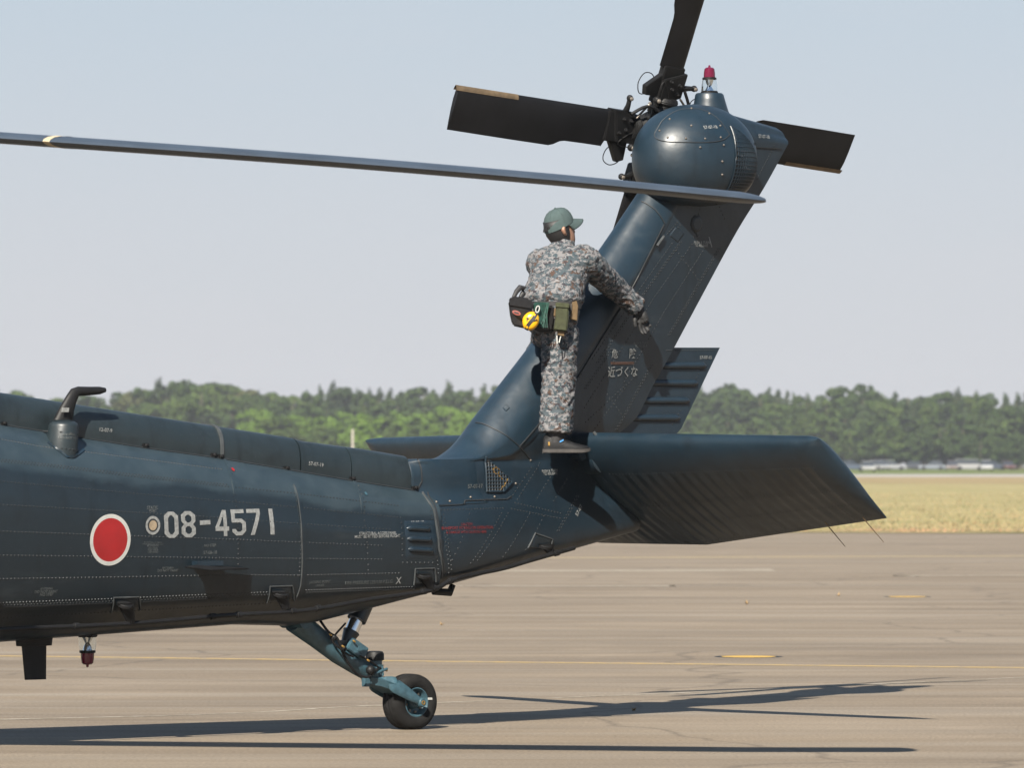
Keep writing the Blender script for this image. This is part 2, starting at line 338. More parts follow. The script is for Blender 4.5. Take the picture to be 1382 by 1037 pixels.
strap(-3.274); strap(-1.612)
# engine deck and mast, ahead of the frame
b = MB(); b.grid([[fix((u, v*s_, w_)) for v, w_ in cr([(1.0, 2.2), (.95, 2.7), (.6, 2.95), (0, 3.0), (-.6, 2.95), (-.95, 2.7), (-1.0, 2.2)], 3)] for u, s_ in ((-10.2, .5), (-9.8, .85), (-8.8, 1), (-7.4, .95), (-6.4, .7), (-6.0, .45))], False)
b.build('engine_deck', M['paint'], H, 50)
b = MB(); b.lathe(fix((-8.9, 0, 2.9)), (0, 0, 1), [(.22, 0), (.15, .2), (.13, .6), (.42, .62), (.42, .78), (.2, .9)], 20); b.build('rotor_mast', M['black'], H)
# tail pylon as a height field over its side outline
ROWS = [((.03, .845), (1.82, 1.215), 0, 0, .17, 0), ((.027, .875), (1.81, 1.228), .18, .12, .17, .62), ((.025, .93), (1.79, 1.255), .25, .16, .18, .93),
        ((.01, 1.05), (1.765, 1.315), .29, .175, .19, 1), ((-.01, 1.2), (1.69, 1.40), .30, .175, .19, 1), ((-.03, 1.37), (1.62, 1.44), .262, .165, .195, 1),
        ((-.12, 1.50), (1.56, 1.50), .19, .15, .2, 1), ((-.135, 1.60), (1.51, 1.565), .186, .14, .2, 1), ((-.135, 1.662), (1.48, 1.625), .165, .13, .2, 1),
        ((-.12, 1.695), (1.47, 1.675), .12, .11, .2, 1), ((.10, 1.697), (1.49, 1.715), .05, .09, .2, 1), ((.27, 1.694), (1.56, 1.795), 0, .07, .2, 1), ((.345, 1.730), (1.72, 1.88), 0, .055, .2, 1),
        ((.43, 1.80), (1.86, 1.98), 0, .05, .2, 1), ((.545, 1.935), (1.99, 2.18), 0, .055, .19, 1), ((.665, 2.065), (2.10, 2.33), 0, .06, .18, 1),
        ((1.076, 2.483), (2.40, 2.755), 0, .062, .162, 1), ((1.582, 3.026), (2.72, 3.20), 0, .062, .148, 1), ((1.90, 3.389), (2.96, 3.49), 0, .06, .14, 1),
        ((2.17, 3.70), (3.15, 3.745), 0, .055, .135, 1), ((2.34, 3.86), (3.19, 3.80), 0, .05, .13, 1), ((2.42, 3.94), (3.188, 3.835), 0, .025, .115, .95), ((2.5, 3.985), (3.165, 3.872), 0, .025, .11, .7), ((2.54, 4.0), (3.12, 3.902), 0, .02, .11, 0)]
NLS = [(0, .2), (7, .15), (9, .07), (11, .08), (13, .16), (15, .26), (16, .27), (30, .27)]
PR = cr([(*a, *c_, d, e, f_, q, itp(NLS, i)) for i, (a, c_, d, e, f_, q) in enumerate(ROWS)], 6)
def nose(s):
    x = min(s/.27, 1); y = math.sqrt(max(0, 1-(1-x)**2))
    return y if s < .27 else 1-.0*s
def HT(r, s):
    HF = max(0, r[4]); HR = max(0, r[5]); T = r[6]
    a = HF*(1-s**1.3); x = min(max((s-.27)/.73, 0), 1)
    NL = max(.06, r[8]); bdy = lerp(T, HR, x**1.25)*(nose(s*.27/NL) if s < NL else 1)
    return (a**4+bdy**4)**.25*min(1, max(0, r[7]))
NS = [ (i/44)**1.7 for i in range(45)]
def pyl(r, s, off=0.0):
    hgt = HT(r, s)+off
    return (lerp(r[0], r[2], s), hgt, lerp(r[1], r[3], s))
b = MB(); rows = []
for r in PR:
    port = [fix(pyl(r, s)) for s in NS]; star = [Vector((p.x, -p.y, p.z)) for p in port]
    rows.append(port+list(reversed(star[1:])))
b.grid(rows, True); pylon = b.build('tail_pylon', M['paint'], H, 50)
def skin(name, r0, r1, s0, s1, mat, off=.005, parent=None, both=True, nr=24, ns=14):
    b = MB(); n = len(PR)-1
    for sg in ((1, -1) if both else (1,)):
        rows = []
        for i in range(nr+1):
            x = lerp(r0, r1, i/nr)*n/(len(ROWS)-1); k = min(int(x), n-1); t = x-k; r = tuple(lerp(p, q, t) for p, q in zip(PR[k], PR[k+1]))
            e0 = s0(i/nr) if callable(s0) else s0; e1 = s1(i/nr) if callable(s1) else s1
            rr = []
            for j in range(ns+1):
                s = lerp(e0, e1, (j/ns)**1.6)
                edge = -.012 if (i in (0, nr) or j == ns) else off
                p = pyl(r, s, max(edge, -HT(r, s)) if s > 1e-6 else 0)
                if s < .05: p = (p[0]-off*.8, p[1], p[2])
                rr.append(fix((p[0], p[1]*sg, p[2])))
            rows.append(rr)
        b.grid(rows)
    return b.build(name, mat, parent or pylon, 40)
skin('leading_edge_fairing', 5.15, 19.3, 0, lambda t: itp([(0, .33), (.3, .34), (.66, .36), (.76, .37), (.84, .345), (.92, .27), (1, .21)], t), M['fairing'], .005, nr=110)
# fin trailing panel with four stiffener beads
pan = [(1.727, 0.015, 1.823), (2.221, 0.015, 1.863), (2.264, 0.015, 1.899), (2.602, 0.015, 2.428), (2.015, 0.015, 2.421)]
b = MB()
n = len(pan); pv = [fix((p[0], .016, p[2])) for p in pan]+[fix((p[0], -.016, p[2])) for p in pan]
b.add(pv, [tuple(range(n)), tuple(range(2*n-1, n-1, -1))]+[(i, (i+1) % n, n+(i+1) % n, n+i) for i in range(n)])
tp = b.build('trailing_panel', M['paint'], pylon, 30, .004)
for (a, c_) in (((2.088, 0.02, 2.306), (2.49, 0.02, 2.313)), ((1.966, 0.02, 2.192), (2.418, 0.02, 2.196)), ((1.882, 0.02, 2.078), (2.347, 0.02, 2.081)), ((1.793, 0.02, 1.965), (2.262, 0.02, 1.967))):
    b = MB(); rows = []
    for i in range(15):
        t = i/14; u = lerp(a[0], c_[0], t); w_ = lerp(a[2], c_[2], t); e = min(1, t*9, (1-t)*14); e = math.sqrt(max(.02, e*(2-e)))
        rows.append([fix((u, .014+(.016+.022*0)*0+.024*e*math.sin(math.pi*j/8), w_+.024*e*math.cos(math.pi*j/8))) for j in range(9)])
    b.grid(rows); b.build('stiffener_bead', M['paint'], pylon, 60)
# tail gearbox cowling
GC = (2.272, 0.14, 3.65); GA = (.45, .33, .362)
def bulb(az, el, k=1.0):
    lo = el < 0; ce = abs(math.cos(el))**(.62 if lo else .95); se = math.copysign(abs(math.sin(el))**.95, math.sin(el))
    ca, sa = math.cos(az), math.sin(az); ex = .68 if ca > 0 else .95
    return (GC[0]+(.40 if ca > 0 else GA[0])*k*ce*math.copysign(abs(ca)**ex, ca), GC[1]+GA[1]*k*ce*math.copysign(abs(sa)**ex, sa), GC[2]+(.30 if lo else GA[2])*k*se)
b = MB(); b.grid([[fix(bulb(2*math.pi*j/48, lerp(-math.pi/2, math.pi/2, i/28))) for j in range(48)] for i in range(29)], True)
cowl = b.build('gearbox_cowling', M['fairing'], H, 60)
def patch(name, fn, nx, ny, mat, parent):
    b = MB(); b.grid([[fix(fn(i/nx, j/ny)) for j in range(ny+1)] for i in range(nx+1)]); return b.build(name, mat, parent, 60)
def gfn(k):
    def f(x, y):
        el = lerp(R(-48), R(34), y); wd = max(.04, math.sin(math.pi*(.16+.84*y))**.8); return bulb(R(88)-R(3)*y-R(36)*wd*x, el, k)
    return f
grille = patch('grille_backing', gfn(1.006), 14, 14, M['dark_hole'], cowl)
b = MB(); fgr = gfn(1.014)
for i in range(15): b.tube([fix(fgr(i/14, j/16)) for j in range(17)], .0045, 4)
for j in range(19): b.tube([fix(fgr(i/12, j/18)) for i in range(13)], .0045, 4)
b.build('grille', M['paint'], cowl, 0)
# cowling access panel
def pfn(x, y):
    a = lerp(-1, 1, x); hgt = (max(0, 1-abs(a)**3.2))**.5
    return bulb(R(128)-a*R(40), lerp(R(14)+R(10)*(1-hgt), R(24)+R(38)*hgt, y), 1.007)
patch('access_panel', pfn, 26, 12, M['fairing'], cowl)
b = MB(); b.tube([fix(pfn(i/40, 0)) for i in range(41)]+[fix(pfn(1-i/40, 1)) for i in range(41)], .0028, 4); b.build('panel_gap', M['seal'], cowl, 0)
b = MB()
for (az, el) in ((96, 20), (112, 18), (131, 18), (150, 19), (162, 27), (155, 42), (100, 52), (128, 62), (93, 34), (117, 9), (96, -4), (94, 12), (95, -20), (126, 33)):
    b.ball(fix(bulb(R(az), R(el), 1.012)), .0075, 8, 4)
stuff(b.build('fastener', M['steel'], cowl))
# beacon pedestal and lights
def beacon(name, base, k, parent, fl=1):
    base = fix(base); ax = (0, 0, fl)
    b = MB(); b.lathe(base, ax, [(.054*k, -.01), (.054*k, .008), (.046*k, .014)], 20)
    e = b.build(name, M['black'], parent)
    b = MB(); b.lathe(base, ax, [(.044*k, .083*k), (.044*k, .095*k), (.036*k, .098*k)], 20); b.build('lens_collar', M['black'], e)
    b = MB(); b.lathe(base, ax, [(.05*k, .012*k), (.049*k, .05*k), (.043*k, .084*k), (.039*k, .084*k), (.044*k, .05*k), (.045*k, .012*k)], 24); b.build('clear_lens', M['clear'], e)
    b = MB(); b.lathe(base, ax, [(.03*k, .012*k), (.012*k, .045*k), (.02*k, .06*k), (.026*k, .083*k)], 14); b.build('reflector', M['chrome'], e)
    b = MB(); b.lathe(base, ax, [(.036*k, .097*k), (.035*k, .125*k), (.031*k, .15*k), (.022*k, .158*k), (.008*k, .16*k), (.006*k, .172*k), (.001, .174*k)], 22); b.build('red_lens', M['redlens'], e)
    return e
pb = (2.534, 0.0, 3.937)
b = MB(); rows = []
for (hh, a, bb, du) in ((-.14, .19, .16, .03), (.0, .145, .12, .02), (.05, .125, .11, .006), (.12, .104, .098, 0), (.155, .097, .09, -.003), (.166, .088, .082, -.003)):
    rows.append([fix((pb[0]+du+a*math.cos(2*math.pi*j/28), bb*math.sin(2*math.pi*j/28), pb[2]+hh)) for j in range(28)])
b.grid(rows, True, cap=True); b.build('beacon_pedestal', M['fairing'], H, 40)
beacon('beacon', (pb[0]-.003, 0, pb[2]+.168), 1.06, H)
lb = (-2.518, 0.05, 0.626)
beacon('belly_beacon', (lb[0], .05, lb[2]+.02), 1.12, H, -1)
# lower fairing between fin top and pedestal
# ------------------------------------------------------------------ stabilator
b = MB(); ST = []
LE = [(0, 1.215, 1.85), (.33, 1.252, 1.849), (2.05, 1.498, 1.826)]
def stab(v, s, up):
    a = abs(v); ul = lerp(1.205, 1.498, a/2.05); wl = lerp(1.852, 1.826, a/2.05)
    ut, wt = (lerp(2.03, 2.064, a/.5), 1.149) if a < .5 else (lerp(2.064, 2.095, (a-.5)/1.6), lerp(1.149, 1.329, (a-.5)/1.6))
    d = Vector((ut-ul, wt-wl)); ch = d.length; d /= ch; nn = Vector((-d.y, d.x))
    th = .075*(2.969*math.sqrt(s)-1.26*s-3.516*s*s+2.843*s**3-1.015*s**4)*ch*1.35*(1 if up else .95)
    if a > 2.0: th *= math.sqrt(max(0.02, 1-((a-2.0)/.13)**2))
    if not up and .22 < s < .97 and a < 2.02: th += .0026*math.sin(a*2*math.pi/.094)*min(1, (s-.22)*12, (.97-s)*12)
    th += .003
    sg = 1 if up else -1
    return (ul+d.x*ch*s+nn.x*th*sg, v, wl+d.y*ch*s+nn.y*th*sg)
vs = sorted(set([i*.0157 for i in range(0, 129)]+[2.0+.13*math.sin(i/6*math.pi/2) for i in range(7)])); vs = [-x for x in reversed(vs[1:])]+vs
SS = [(i/30)**1.7 for i in range(31)]
far = lambda p: (p[0], p[1]*(1.10 if p[1] < -.4 else 1), p[2])
rows = [[fix(far(stab(v, s, True))) for s in reversed(SS)]+[fix(far(stab(v, s, False))) for s in SS[1:]] for v in vs]
b.grid(rows, True, cap=True); stb = b.build('stabilator', M['fairing'], H, 50)
b = MB()
def sbot(v, s, off=.004):
    p = stab(v, s, False); q = stab(v, s+.01, False); d = Vector((q[0]-p[0], q[2]-p[2])).normalized(); return (p[0]-abs(d.y)*off, p[1], p[2]-abs(d.x)*off)
def studs(b, pts, r=.0048, hh=.004):
    for p, nrm in pts:
        nrm = Vector(nrm).normalized(); a = nrm.orthogonal().normalized(); c_ = nrm.cross(a); p = Vector(p)
        b.add([p+(a*math.cos(k*1.0472)+c_*math.sin(k*1.0472))*r for k in range(6)]+[p+(a*math.cos(k*1.0472)+c_*math.sin(k*1.0472))*r*.55+nrm*hh for k in range(6)],
              [(k, (k+1) % 6, 6+(k+1) % 6, 6+k) for k in range(6)]+[(6, 7, 8, 9, 10, 11)])
for s in (.235, .52, .545, .74, .965):
    studs(b, [(fix(sbot(v*.028, s)), (-.62, 0, -.78)) for v in range(12, 73)], .0042, .003)
for v in (.5, .82, 1.28, 1.9, 2.0):
    studs(b, [(fix(sbot(v, .26+k*.028)), (-.62, 0, -.78)) for k in range(25)], .0042, .003)
o = b.build('rivets', M['rivet'], stb, 0, weld=False); o['kind'] = 'stuff'
for a, c_ in (((2.003, 1.7, 1.275), (2.147, 1.7, 1.148)), ((2.044, 2.0, 1.307), (2.194, 2.0, 1.179))):
    b = MB(); b.tube([fix((a[0]-.03, a[1], a[2]+.03)), fix(a), fix(c_)], [.004, .004, .002], 5); b.build('static_wick', M['beige'], stb)
b = MB(); b.tube([fix((lerp(1.25, 1.31, t), .32+.02*t, lerp(1.87, 1.80, t))) for t in (0, .5, 1)], [.010, .013, .01], 8); b.build('root_edge_cap', M['seam'], stb)
# stabilator hinge fairing on the pylon
b = MB(); hp = (1.388, 0.26, 1.726)
b.grid([[fix((hp[0]+du+rr*math.cos(a)*.9, v, hp[2]+dw+rr*math.sin(a))) for a in [2*math.pi*j/20 for j in range(20)]] for v, rr, du, dw in ((.08, .13, 0, 0), (.22, .13, 0, 0), (.265, .12, 0, 0), (.285, .09, 0, 0))], True, cap=True)
b.build('hinge_fairing', M['fairing'], H, 40)
# ------------------------------------------------------------------ HF rail antenna on standoffs
TB = [(-4.747, 0.44, 0.681), (-3.395, 0.4, 0.704), (-2.467, 0.37, 0.718), (-1.736, 0.35, 0.753), (-1.087, 0.33, 0.773), (-0.58, 0.31, 0.83), (-0.078, 0.295, 0.879), (0.109, 0.27, 0.938), (0.318, 0.25, 0.974), (0.565, 0.245, 1.009), (0.784, 0.24, 1.055), (1.159, 0.235, 1.131)]
b = MB(); b.tube([fix(p) for p in cr(TB, 5)], .0145, 10); rail = b.build('rail_antenna', M['black'], H)
b = MB()
for px in (.5, 1.6, 2.9, 3.2, 3.85, 4.2, 5.9, 6.2, 7.0, 10.6):
    i = int(px); p = fix(TB[i]).lerp(fix(TB[i+1]), px-i); d = (fix(TB[i+1])-fix(TB[i])).normalized(); b.lathe(p-d*.02, d, [(.0145, 0), (.02, .003), (.02, .037), (.0145, .04)], 10)
stuff(b.build('rail_collar', M['black'], rail))
def standoff(top, bot, r0=.062, r1=.03):
    b = MB(); t = fix(top); q = fix(bot); rows = []
    for i in range(9):
        x = i/8; p = t.lerp(q, x); rr = lerp(r0, r1, x**.8)
        rows.append([p+Vector((rr*math.cos(a), rr*.5*math.sin(a), 0)) for a in [2*math.pi*j/12 for j in range(12)]])
    b.grid(rows, True, cap=True); o = b.build('standoff', M['black'], rail, 50)
    b = MB(); b.lathe(t+Vector((0, -.004, .0)), (0, -.35, 1), [(.05, -.02), (.05, -.004), (.045, .0)], 14); b.build('standoff_flange', M['black'], rail)
    return o
standoff((-2.494, 0.4, 0.841), (-2.429, 0.37, 0.72)); standoff((-1.293, 0.345, 0.887), (-1.239, 0.335, 0.782)); standoff((-0.136, 0.3, 0.984), (-0.066, 0.295, 0.886)); standoff((0.932, 0.21, 1.156), (0.979, 0.235, 1.086))
# ------------------------------------------------------------------ antennas
def airfoil_post(name, secs, mat, parent, n=16):
    b = MB(); rows = []
    for (u, v, w_, a, t) in secs: rows.append([fix((u+a*math.cos(2*math.pi*j/n), v+t*math.sin(2*math.pi*j/n), w_)) for j in range(n)])
    b.grid(rows, True, cap=True); return b.build(name, mat, parent, 50)
av = .275; p0 = (-2.859, 0.3, 1.733); p1 = (-2.85, 0.28, 1.904)
an = airfoil_post('whip_antenna', [(p0[0], av-.04, p0[2]-.12, .10, .10), (p0[0], av-.02, p0[2]-.02, .10, .10), (p1[0], av-.005, p1[2]-.01, .089, .089), (p1[0], av-.005, p1[2]+.006, .083, .083), (p1[0], av-.005, p1[2]+.018, .066, .055)], M['cover'], H, 26)
q = [(-2.853, 0.28, 1.93), (-2.828, 0.28, 1.992), (-2.796, 0.28, 2.049), (-2.769, 0.28, 2.091), (-2.743, 0.28, 2.1), (-2.662, 0.28, 2.102), (-2.586, 0.28, 2.106), (-2.548, 0.28, 2.109)]
hwid = [.070, .052, .040, .034, .029, .026, .023, .014]
b = MB(); rows = []
for i, p in enumerate(q):
    a = Vector(q[max(i-1, 0)]); c_ = Vector(q[min(i+1, len(q)-1)]); d = (c_-a); d = Vector((d.x, 0, d.z)).normalized(); nn = Vector((d.z, 0, -d.x))
    if i == 0: nn = Vector((1, 0, 0))
    if i == 1: nn = Vector((1, 0, -.15)).normalized()
    rows.append([fix(Vector((p[0], av-.005, p[2]))+nn*(hwid[i]*math.cos(2*math.pi*j/14))+Vector((0, .03*(1-.5*i/7)*math.sin(2*math.pi*j/14), 0))) for j in range(14)])
b.grid(rows, True, cap=True); b.build('antenna_blade', M['black'], an, 60)
pl_ = (-2.87, 0.32, 1.989)
b = MB(); b.box(fix((pl_[0], .318, pl_[2])), (.024, 0, 0), (0, .003, 0), (.002, 0, .013)); b.build('data_plate', M['greymark'], an, 0)
# belly blade antenna
q0 = (-2.872, 0.0, 0.605); q1 = (-2.872, 0.0, 0.385)
ba = airfoil_post('belly_antenna', [(q0[0], 0, q0[2]+.03, .13, .06), (q0[0], 0, q0[2]-.018, .125, .05), (q0[0], 0, q0[2]-.02, .09, .02), (q0[0]+.01, 0, q1[2], .078, .016)], M['black'], H)
# side fin antenna
sf = [(-2.018, 0.415, 1.068), (-1.564, 0.39, 1.033), (-2.024, 0.6, 1.033), (-2.211, 0.6, 1.053)]
sf = [(-1.952, 0.4, 1.063), (-1.551, 0.38, 1.034), (-2.018, 0.6, 1.035), (-2.205, 0.6, 1.055)]
b = MB(); vv = [fix(p) for p in sf]; zz = Vector((0, 0, .008)); b.hexa([p-zz*.6 for p in vv]+[p+zz*.6 for p in vv]); fa = b.build('fin_antenna', M['black'], H, 30, .003)
c0 = (-1.891, 0.4, 1.062); b = MB(); b.box(fix((c0[0], .41, c0[2]+.008)), (.10, 0, 0), (0, .03, 0), (0, 0, .016)); b.build('fin_antenna_mount', M['paint'], fa, 30, .004)

# ------------------------------------------------------------------ tail rotor, canted 20 degrees, on the starboard side
TRH = Vector((2.425, -0.42, 3.869)); E1 = Vector((1, 0, 0)); E2 = Vector((0, math.sin(R(20)), math.cos(R(20)))); AX = E2.cross(E1)   # axis towards port side / down
ps = R(4.5); A1 = (E1*math.cos(ps)-E2*math.sin(ps)); A2 = (E1*math.sin(ps)+E2*math.cos(ps))
b = MB(); b.lathe(fix(TRH+AX*.02), fix(-AX), [(.10, -.45), (.09, 0), (.12, .02), (.12, .10), (.06, .12)], 18)
for d, t in ((A1, A2), (A2, A1)): b.box(fix(TRH), fix(d*.17), fix(t*.075), fix(AX*.035))
hub = b.build('tail_rotor', M['black'], H, 40, .004)
b = MB()
rr_ = random.Random(3)
for k in range(14):
    a = 6.283*k/14; p = TRH+A1*(.15*math.cos(a))+A2*(.15*math.sin(a))+AX*.06; b.ball(fix(p), .014, 8, 5)
stuff(b.build('hub_bolt', M['steel'], hub))
ARMS = [(-A1, A2), (A2, A1), (A1, -A2), (-A2, -A1)]
for d, t in ARMS:
    pt = math.radians(7); tt = t*math.cos(pt)-AX*math.sin(pt)*1; nn = AX*math.cos(pt)+t*math.sin(pt)
    te_ = [(.34, -.155), (.45, -.15), (.60, -.15), (.77, -.152), (.81, -.16), (.86, -.185), (.90, -.196), (1.2, -.196), (1.45, -.195), (1.755, -.193)]
    b = MB(); rows = []
    prof = [(0, 0), (.03, .35), (.12, .75), (.3, 1), (.55, .8), (.8, .38), (1, .04)]
    for r, te in te_:
        le = .098; th = .017 if r > .7 else .02
        ring = []
        for x, y in prof: ring.append((x, y))
        for x, y in reversed(prof[1:-1]): ring.append((x, -y))
        row = []
        for x, y in ring:
            rr = r
            if r < .4: rr = r+.11*x
            if r > 1.6: rr = r-.02*(1-x)*0+.02*x
            row.append(fix(TRH+d*rr+tt*lerp(le, te, x)+nn*(th*y)))
        rows.append(row)
    b.grid(rows, True, cap=True); bl = b.build('tail_rotor_blade', M['blade'], hub, 40)
    b = MB(); rows = []
    for r in (1.24, 1.38, 1.52, 1.65, 1.776):
        rows.append([fix(TRH+d*r+tt*lerp(.0995, -.195, x)+nn*(.0195*y)) for x, y in ((.11, .74), (.06, .58), (.03, .36), (-.003, 0), (.03, -.36), (.06, -.58), (.11, -.74))])
    b.grid(rows); b.build('abrasion_strip', M['beige'], hub, 60)
    b = MB(); c0 = TRH+d*.305
    b.hexa([fix(c0+d*(x+.03*y)+tt*(y*.105)+nn*z) for z in (-.05, .05) for x, y in ((-.085, -1), (.085, -1), (.085, 1), (-.085, 1))])
    b.box(fix(TRH+d*.40+tt*-.01), fix(d*.05), fix(tt*.10), fix(nn*.028))
    b.lathe(fix(TRH+d*.12), fix(d), [(.085, 0), (.10, .03), (.08, .06), (.10, .09), (.085, .12)], 14)
    cf = b.build('blade_cuff', M['black'], hub, 30, .006)
    b = MB()
    for x, y in ((-.03, .5), (.0, -.2), (.03, .55), (.05, -.5)): b.lathe(fix(c0+d*x+tt*(y*.09)+nn*.045), fix(nn), [(.016, 0), (.016, .012), (.007, .016), (.007, .03)], 8)
    stuff(b.build('cuff_bolt', M['black'], hub))
    b = MB(); h0 = c0+d*.02-AX*-.0; h1 = TRH+d*.33+t*.20+AX*.03
    b.tube([fix(c0+t*.08), fix(h0+t*.15+AX*.03), fix(h1)], [.026, .017, .015], 8); b.ball(fix(h1), .022, 8, 6); b.build('pitch_horn', M['black'], hub, 40)
    b = MB(); b.hexa([fix(TRH+d*x+tt*y+nn*z) for z in (-.02, .02) for x, y in ((.24, -.1), (.40, -.1), (.30, -.24), (.24, -.22))]); b.build('horn_bracket', M['black'], hub, 40, .004)
    b = MB(); h2 = TRH+d*.12+t*.22+AX*.06; b.tube([fix(TRH+d*.10+t*.03+AX*.05), fix(h2)], .018, 8); b.ball(fix(h2), .026, 8, 6)
    b.build('control_rod', M['black'], hub, 40)
    b = MB(); b.ball(fix(h1+AX*.02), .014, 8, 5); b.ball(fix(h2+AX*.024), .016, 8, 5); b.ball(fix(h2+d*.05-t*.03), .013, 8, 5)
    b.tube([fix(h2+d*.05-t*.03), fix(TRH+d*.25+t*.08+AX*.06)], .008, 6)
    stuff(b.build('rod_end', M['steel'], hub))
    b = MB()
    q = [c0-t*.11, c0-t*.17+d*.07, c0-t*.24+d*.07, c0-t*.27+d*.0, c0-t*.23-d*.07, c0-t*.14-d*.05]
    b.tube([fix(p) for p in cr([tuple(x) for x in q], 5)], .0035, 5)
    q = [h2, h2+t*.1-d*.0, h2+t*.12-d*.03, h2+t*.02-d*.10, TRH+d*.02+t*.14+AX*.06]
    b.tube([fix(p) for p in cr([tuple(x) for x in q], 5)], .0035, 5)
    q = [c0+t*.10+AX*.06, TRH+d*.2+t*.17+AX*.07, TRH+d*.1+t*.15+AX*.09, TRH+d*.03+t*.06+AX*.09]
    b.tube([fix(p) for p in cr([tuple(x) for x in q], 4)], .012, 6)
    stuff(b.build('wire_loop', M['black'], hub))
# ------------------------------------------------------------------ main rotor blade reaching back over the tail
tipP = Vector((-2.686, 6.199)); root = Vector((-8.9, 0)); dr = (tipP-root).normalized(); ch = Vector((dr.y, -dr.x))   # chord towards trailing edge
mb = MB(); rows = []
prof = [(0, 0), (.02, .32), (.08, .68), (.2, .95), (.33, 1), (.5, .86), (.7, .55), (.88, .22), (1, .03)]
ring = prof+[(x, -y*.7) for x, y in reversed(prof[1:-1])]
zt = [(0, 3.62), (.2, 3.59), (.4, 3.46), (.55, 3.358), (.77, 3.212), (1, 3.03)]
def mblade(t, x, y, k=1.0):
    r = t*8.78; cdd = .53 if r > 1.2 else lerp(.25, .53, max(0, (r-.5)/.7))
    sw = 0; 
    if r > 8.2: sw = (r-8.2)*.36
    if r > 8.6: cdd *= math.sqrt(max(.05, 1-((r-8.6)/.19)**2))
    p = root+dr*r+ch*((x-.28)*cdd+sw)
    pz = R(-1.5); z = [c_ for c_ in [itp([(a, b_) for a, b_ in zt], t)]][0]
    return fix((p.x, p.y, z+y*.036*cdd/.53*k - (x-.28)*cdd*math.sin(pz)))
zs = cr(zt, 8); zt = zs
tl = [.06+.94*i/56 for i in range(50)]+[.985, .99, .995, .998, 1.0]; tl = sorted(set(t for t in tl if t <= 1))
mb.grid([[mblade(t, x, y) for x, y in ring] for t in tl], True, cap=True); mbl = mb.build('main_rotor_blade', M['rblade'], H, 50)
b = MB(); b.grid([[mblade(t+(x-.5)*.028, x, y, 1.06) for x, y in ring] for t in (.592, .596)], True); b.build('blade_stripe', M['seam'], mbl, 50).data.materials[0] = simple('blade_stripe_tan', (.36, .3, .2), .6, 0, .2, 12)
# ------------------------------------------------------------------ tail landing gear
b = MB(); a0 = fix((-0.911, 0.0, 0.701)); a1 = fix((-0.58, 0.0, 0.492)); a2 = fix((-0.291, 0.0, 0.347))
b.tube([a0, a0.lerp(a1, .5), a1, a1.lerp(a2, .5), a2], [.078, .068, .064, .062, .055], 18)
b.tube([a0+Vector((0, .11, 0)), a0-Vector((0, .11, 0))], .05, 14)
gear = b.build('tail_wheel_gear', M['gear'], H, 50)
c0 = fix((-0.28, 0.0, 0.324)); c1 = fix((-0.28, 0.0, 0.453))
b = MB(); b.lathe(c0-Vector((0, 0, .03)), (0, 0, 1), [(.045, 0), (.05, .01), (.05, .05), (.046, .055), (.046, .17), (.052, .172), (.052, .18)], 24); b.build('swivel_post', M['gear'], gear)
b = MB(); b.lathe(fix((-0.28, 0.0, 0.451)), (0, 0, 1), [(.05, -.012), (.058, -.008), (.058, .03), (.05, .043), (.036, .047)], 24); b.build('post_cap', M['black'], gear)
s0 = fix((-0.386, 0.0, 0.765)); s1 = fix((-0.509, 0.0, 0.551)); ds = (s1-s0)
b = MB(); b.tube([s0-ds*.5, s0+ds*.33], .062, 18); b.build('shock_cylinder', M['gear'], gear).data.materials[0] = M['paint']
b = MB(); b.tube([s0+ds*.3, s0+ds*.68], .044, 18); b.build('shock_piston', M['chrome'], gear)
b = MB(); b.tube([s0+ds*.66, s0+ds*.72, s1], [.05, .05, .034], 14); b.box(s1+Vector((.0, 0, -.01)), (.03, 0, 0), (0, .055, 0), (0, 0, .03)); b.build('shock_foot', M['gear'], gear, 30, .004).data.materials[0] = M['paint']
b = MB(); p = fix((-0.477, 0.07, 0.52)); dd = (a2-a0).normalized(); up = dd.cross(Vector((0, 1, 0))).normalized()
b.box(p, dd*.075, (0, .014, 0), up*.042); b.box(p+dd*.02-up*.0+Vector((0, -.012, 0)), dd*.03, (0, .006, 0), up*.02); b.build('junction_box', M['gear'], gear, 30, .005)
b = MB(); q = [(-0.753, 0.05, 0.699), (-0.721, 0.09, 0.631), (-0.658, 0.1, 0.588), (-0.618, 0.1, 0.505), (-0.571, 0.1, 0.435), (-0.493, 0.09, 0.364), (-0.404, 0.09, 0.343), (-0.312, 0.07, 0.391)]
b.tube([fix(x) for x in cr(q, 5)], .0085, 7)
q = [(-0.515, 0.0, 0.675), (-0.664, 0.085, 0.607), (-0.686, 0.09, 0.57), (-0.608, 0.11, 0.501), (-0.538, 0.11, 0.471)]; b.tube([fix(x) for x in cr(q, 5)], .0065, 6)
q = [(-0.469, 0.09, 0.474), (-0.379, 0.08, 0.439), (-0.292, 0.06, 0.395), (-0.225, 0.05, 0.379)]; b.tube([fix(x) for x in cr(q, 4)], .006, 6)
b.ball(fix((-0.68, 0.09, 0.593)), .022, 8, 6); b.ball(fix((-0.606, 0.1, 0.523)), .02, 8, 6); b.ball(fix((-0.383, 0.085, 0.384)), .03, 10, 6); stuff(b.build('brake_hose', M['black'], gear))
b = MB()
for p in ((-0.711, 0.1, 0.612), (-0.62, 0.11, 0.537), (-0.524, 0.1, 0.567), (-0.412, 0.1, 0.445), (-0.231, 0.05, 0.379), (-0.433, 0.0, 0.563)): b.lathe(fix(p), (.6, -.4, -.5), [(.004, -.011), (.007, -.004), (.007, .004), (.004, .011)], 8)
stuff(b.build('hose_fitting', M['brass'], gear))
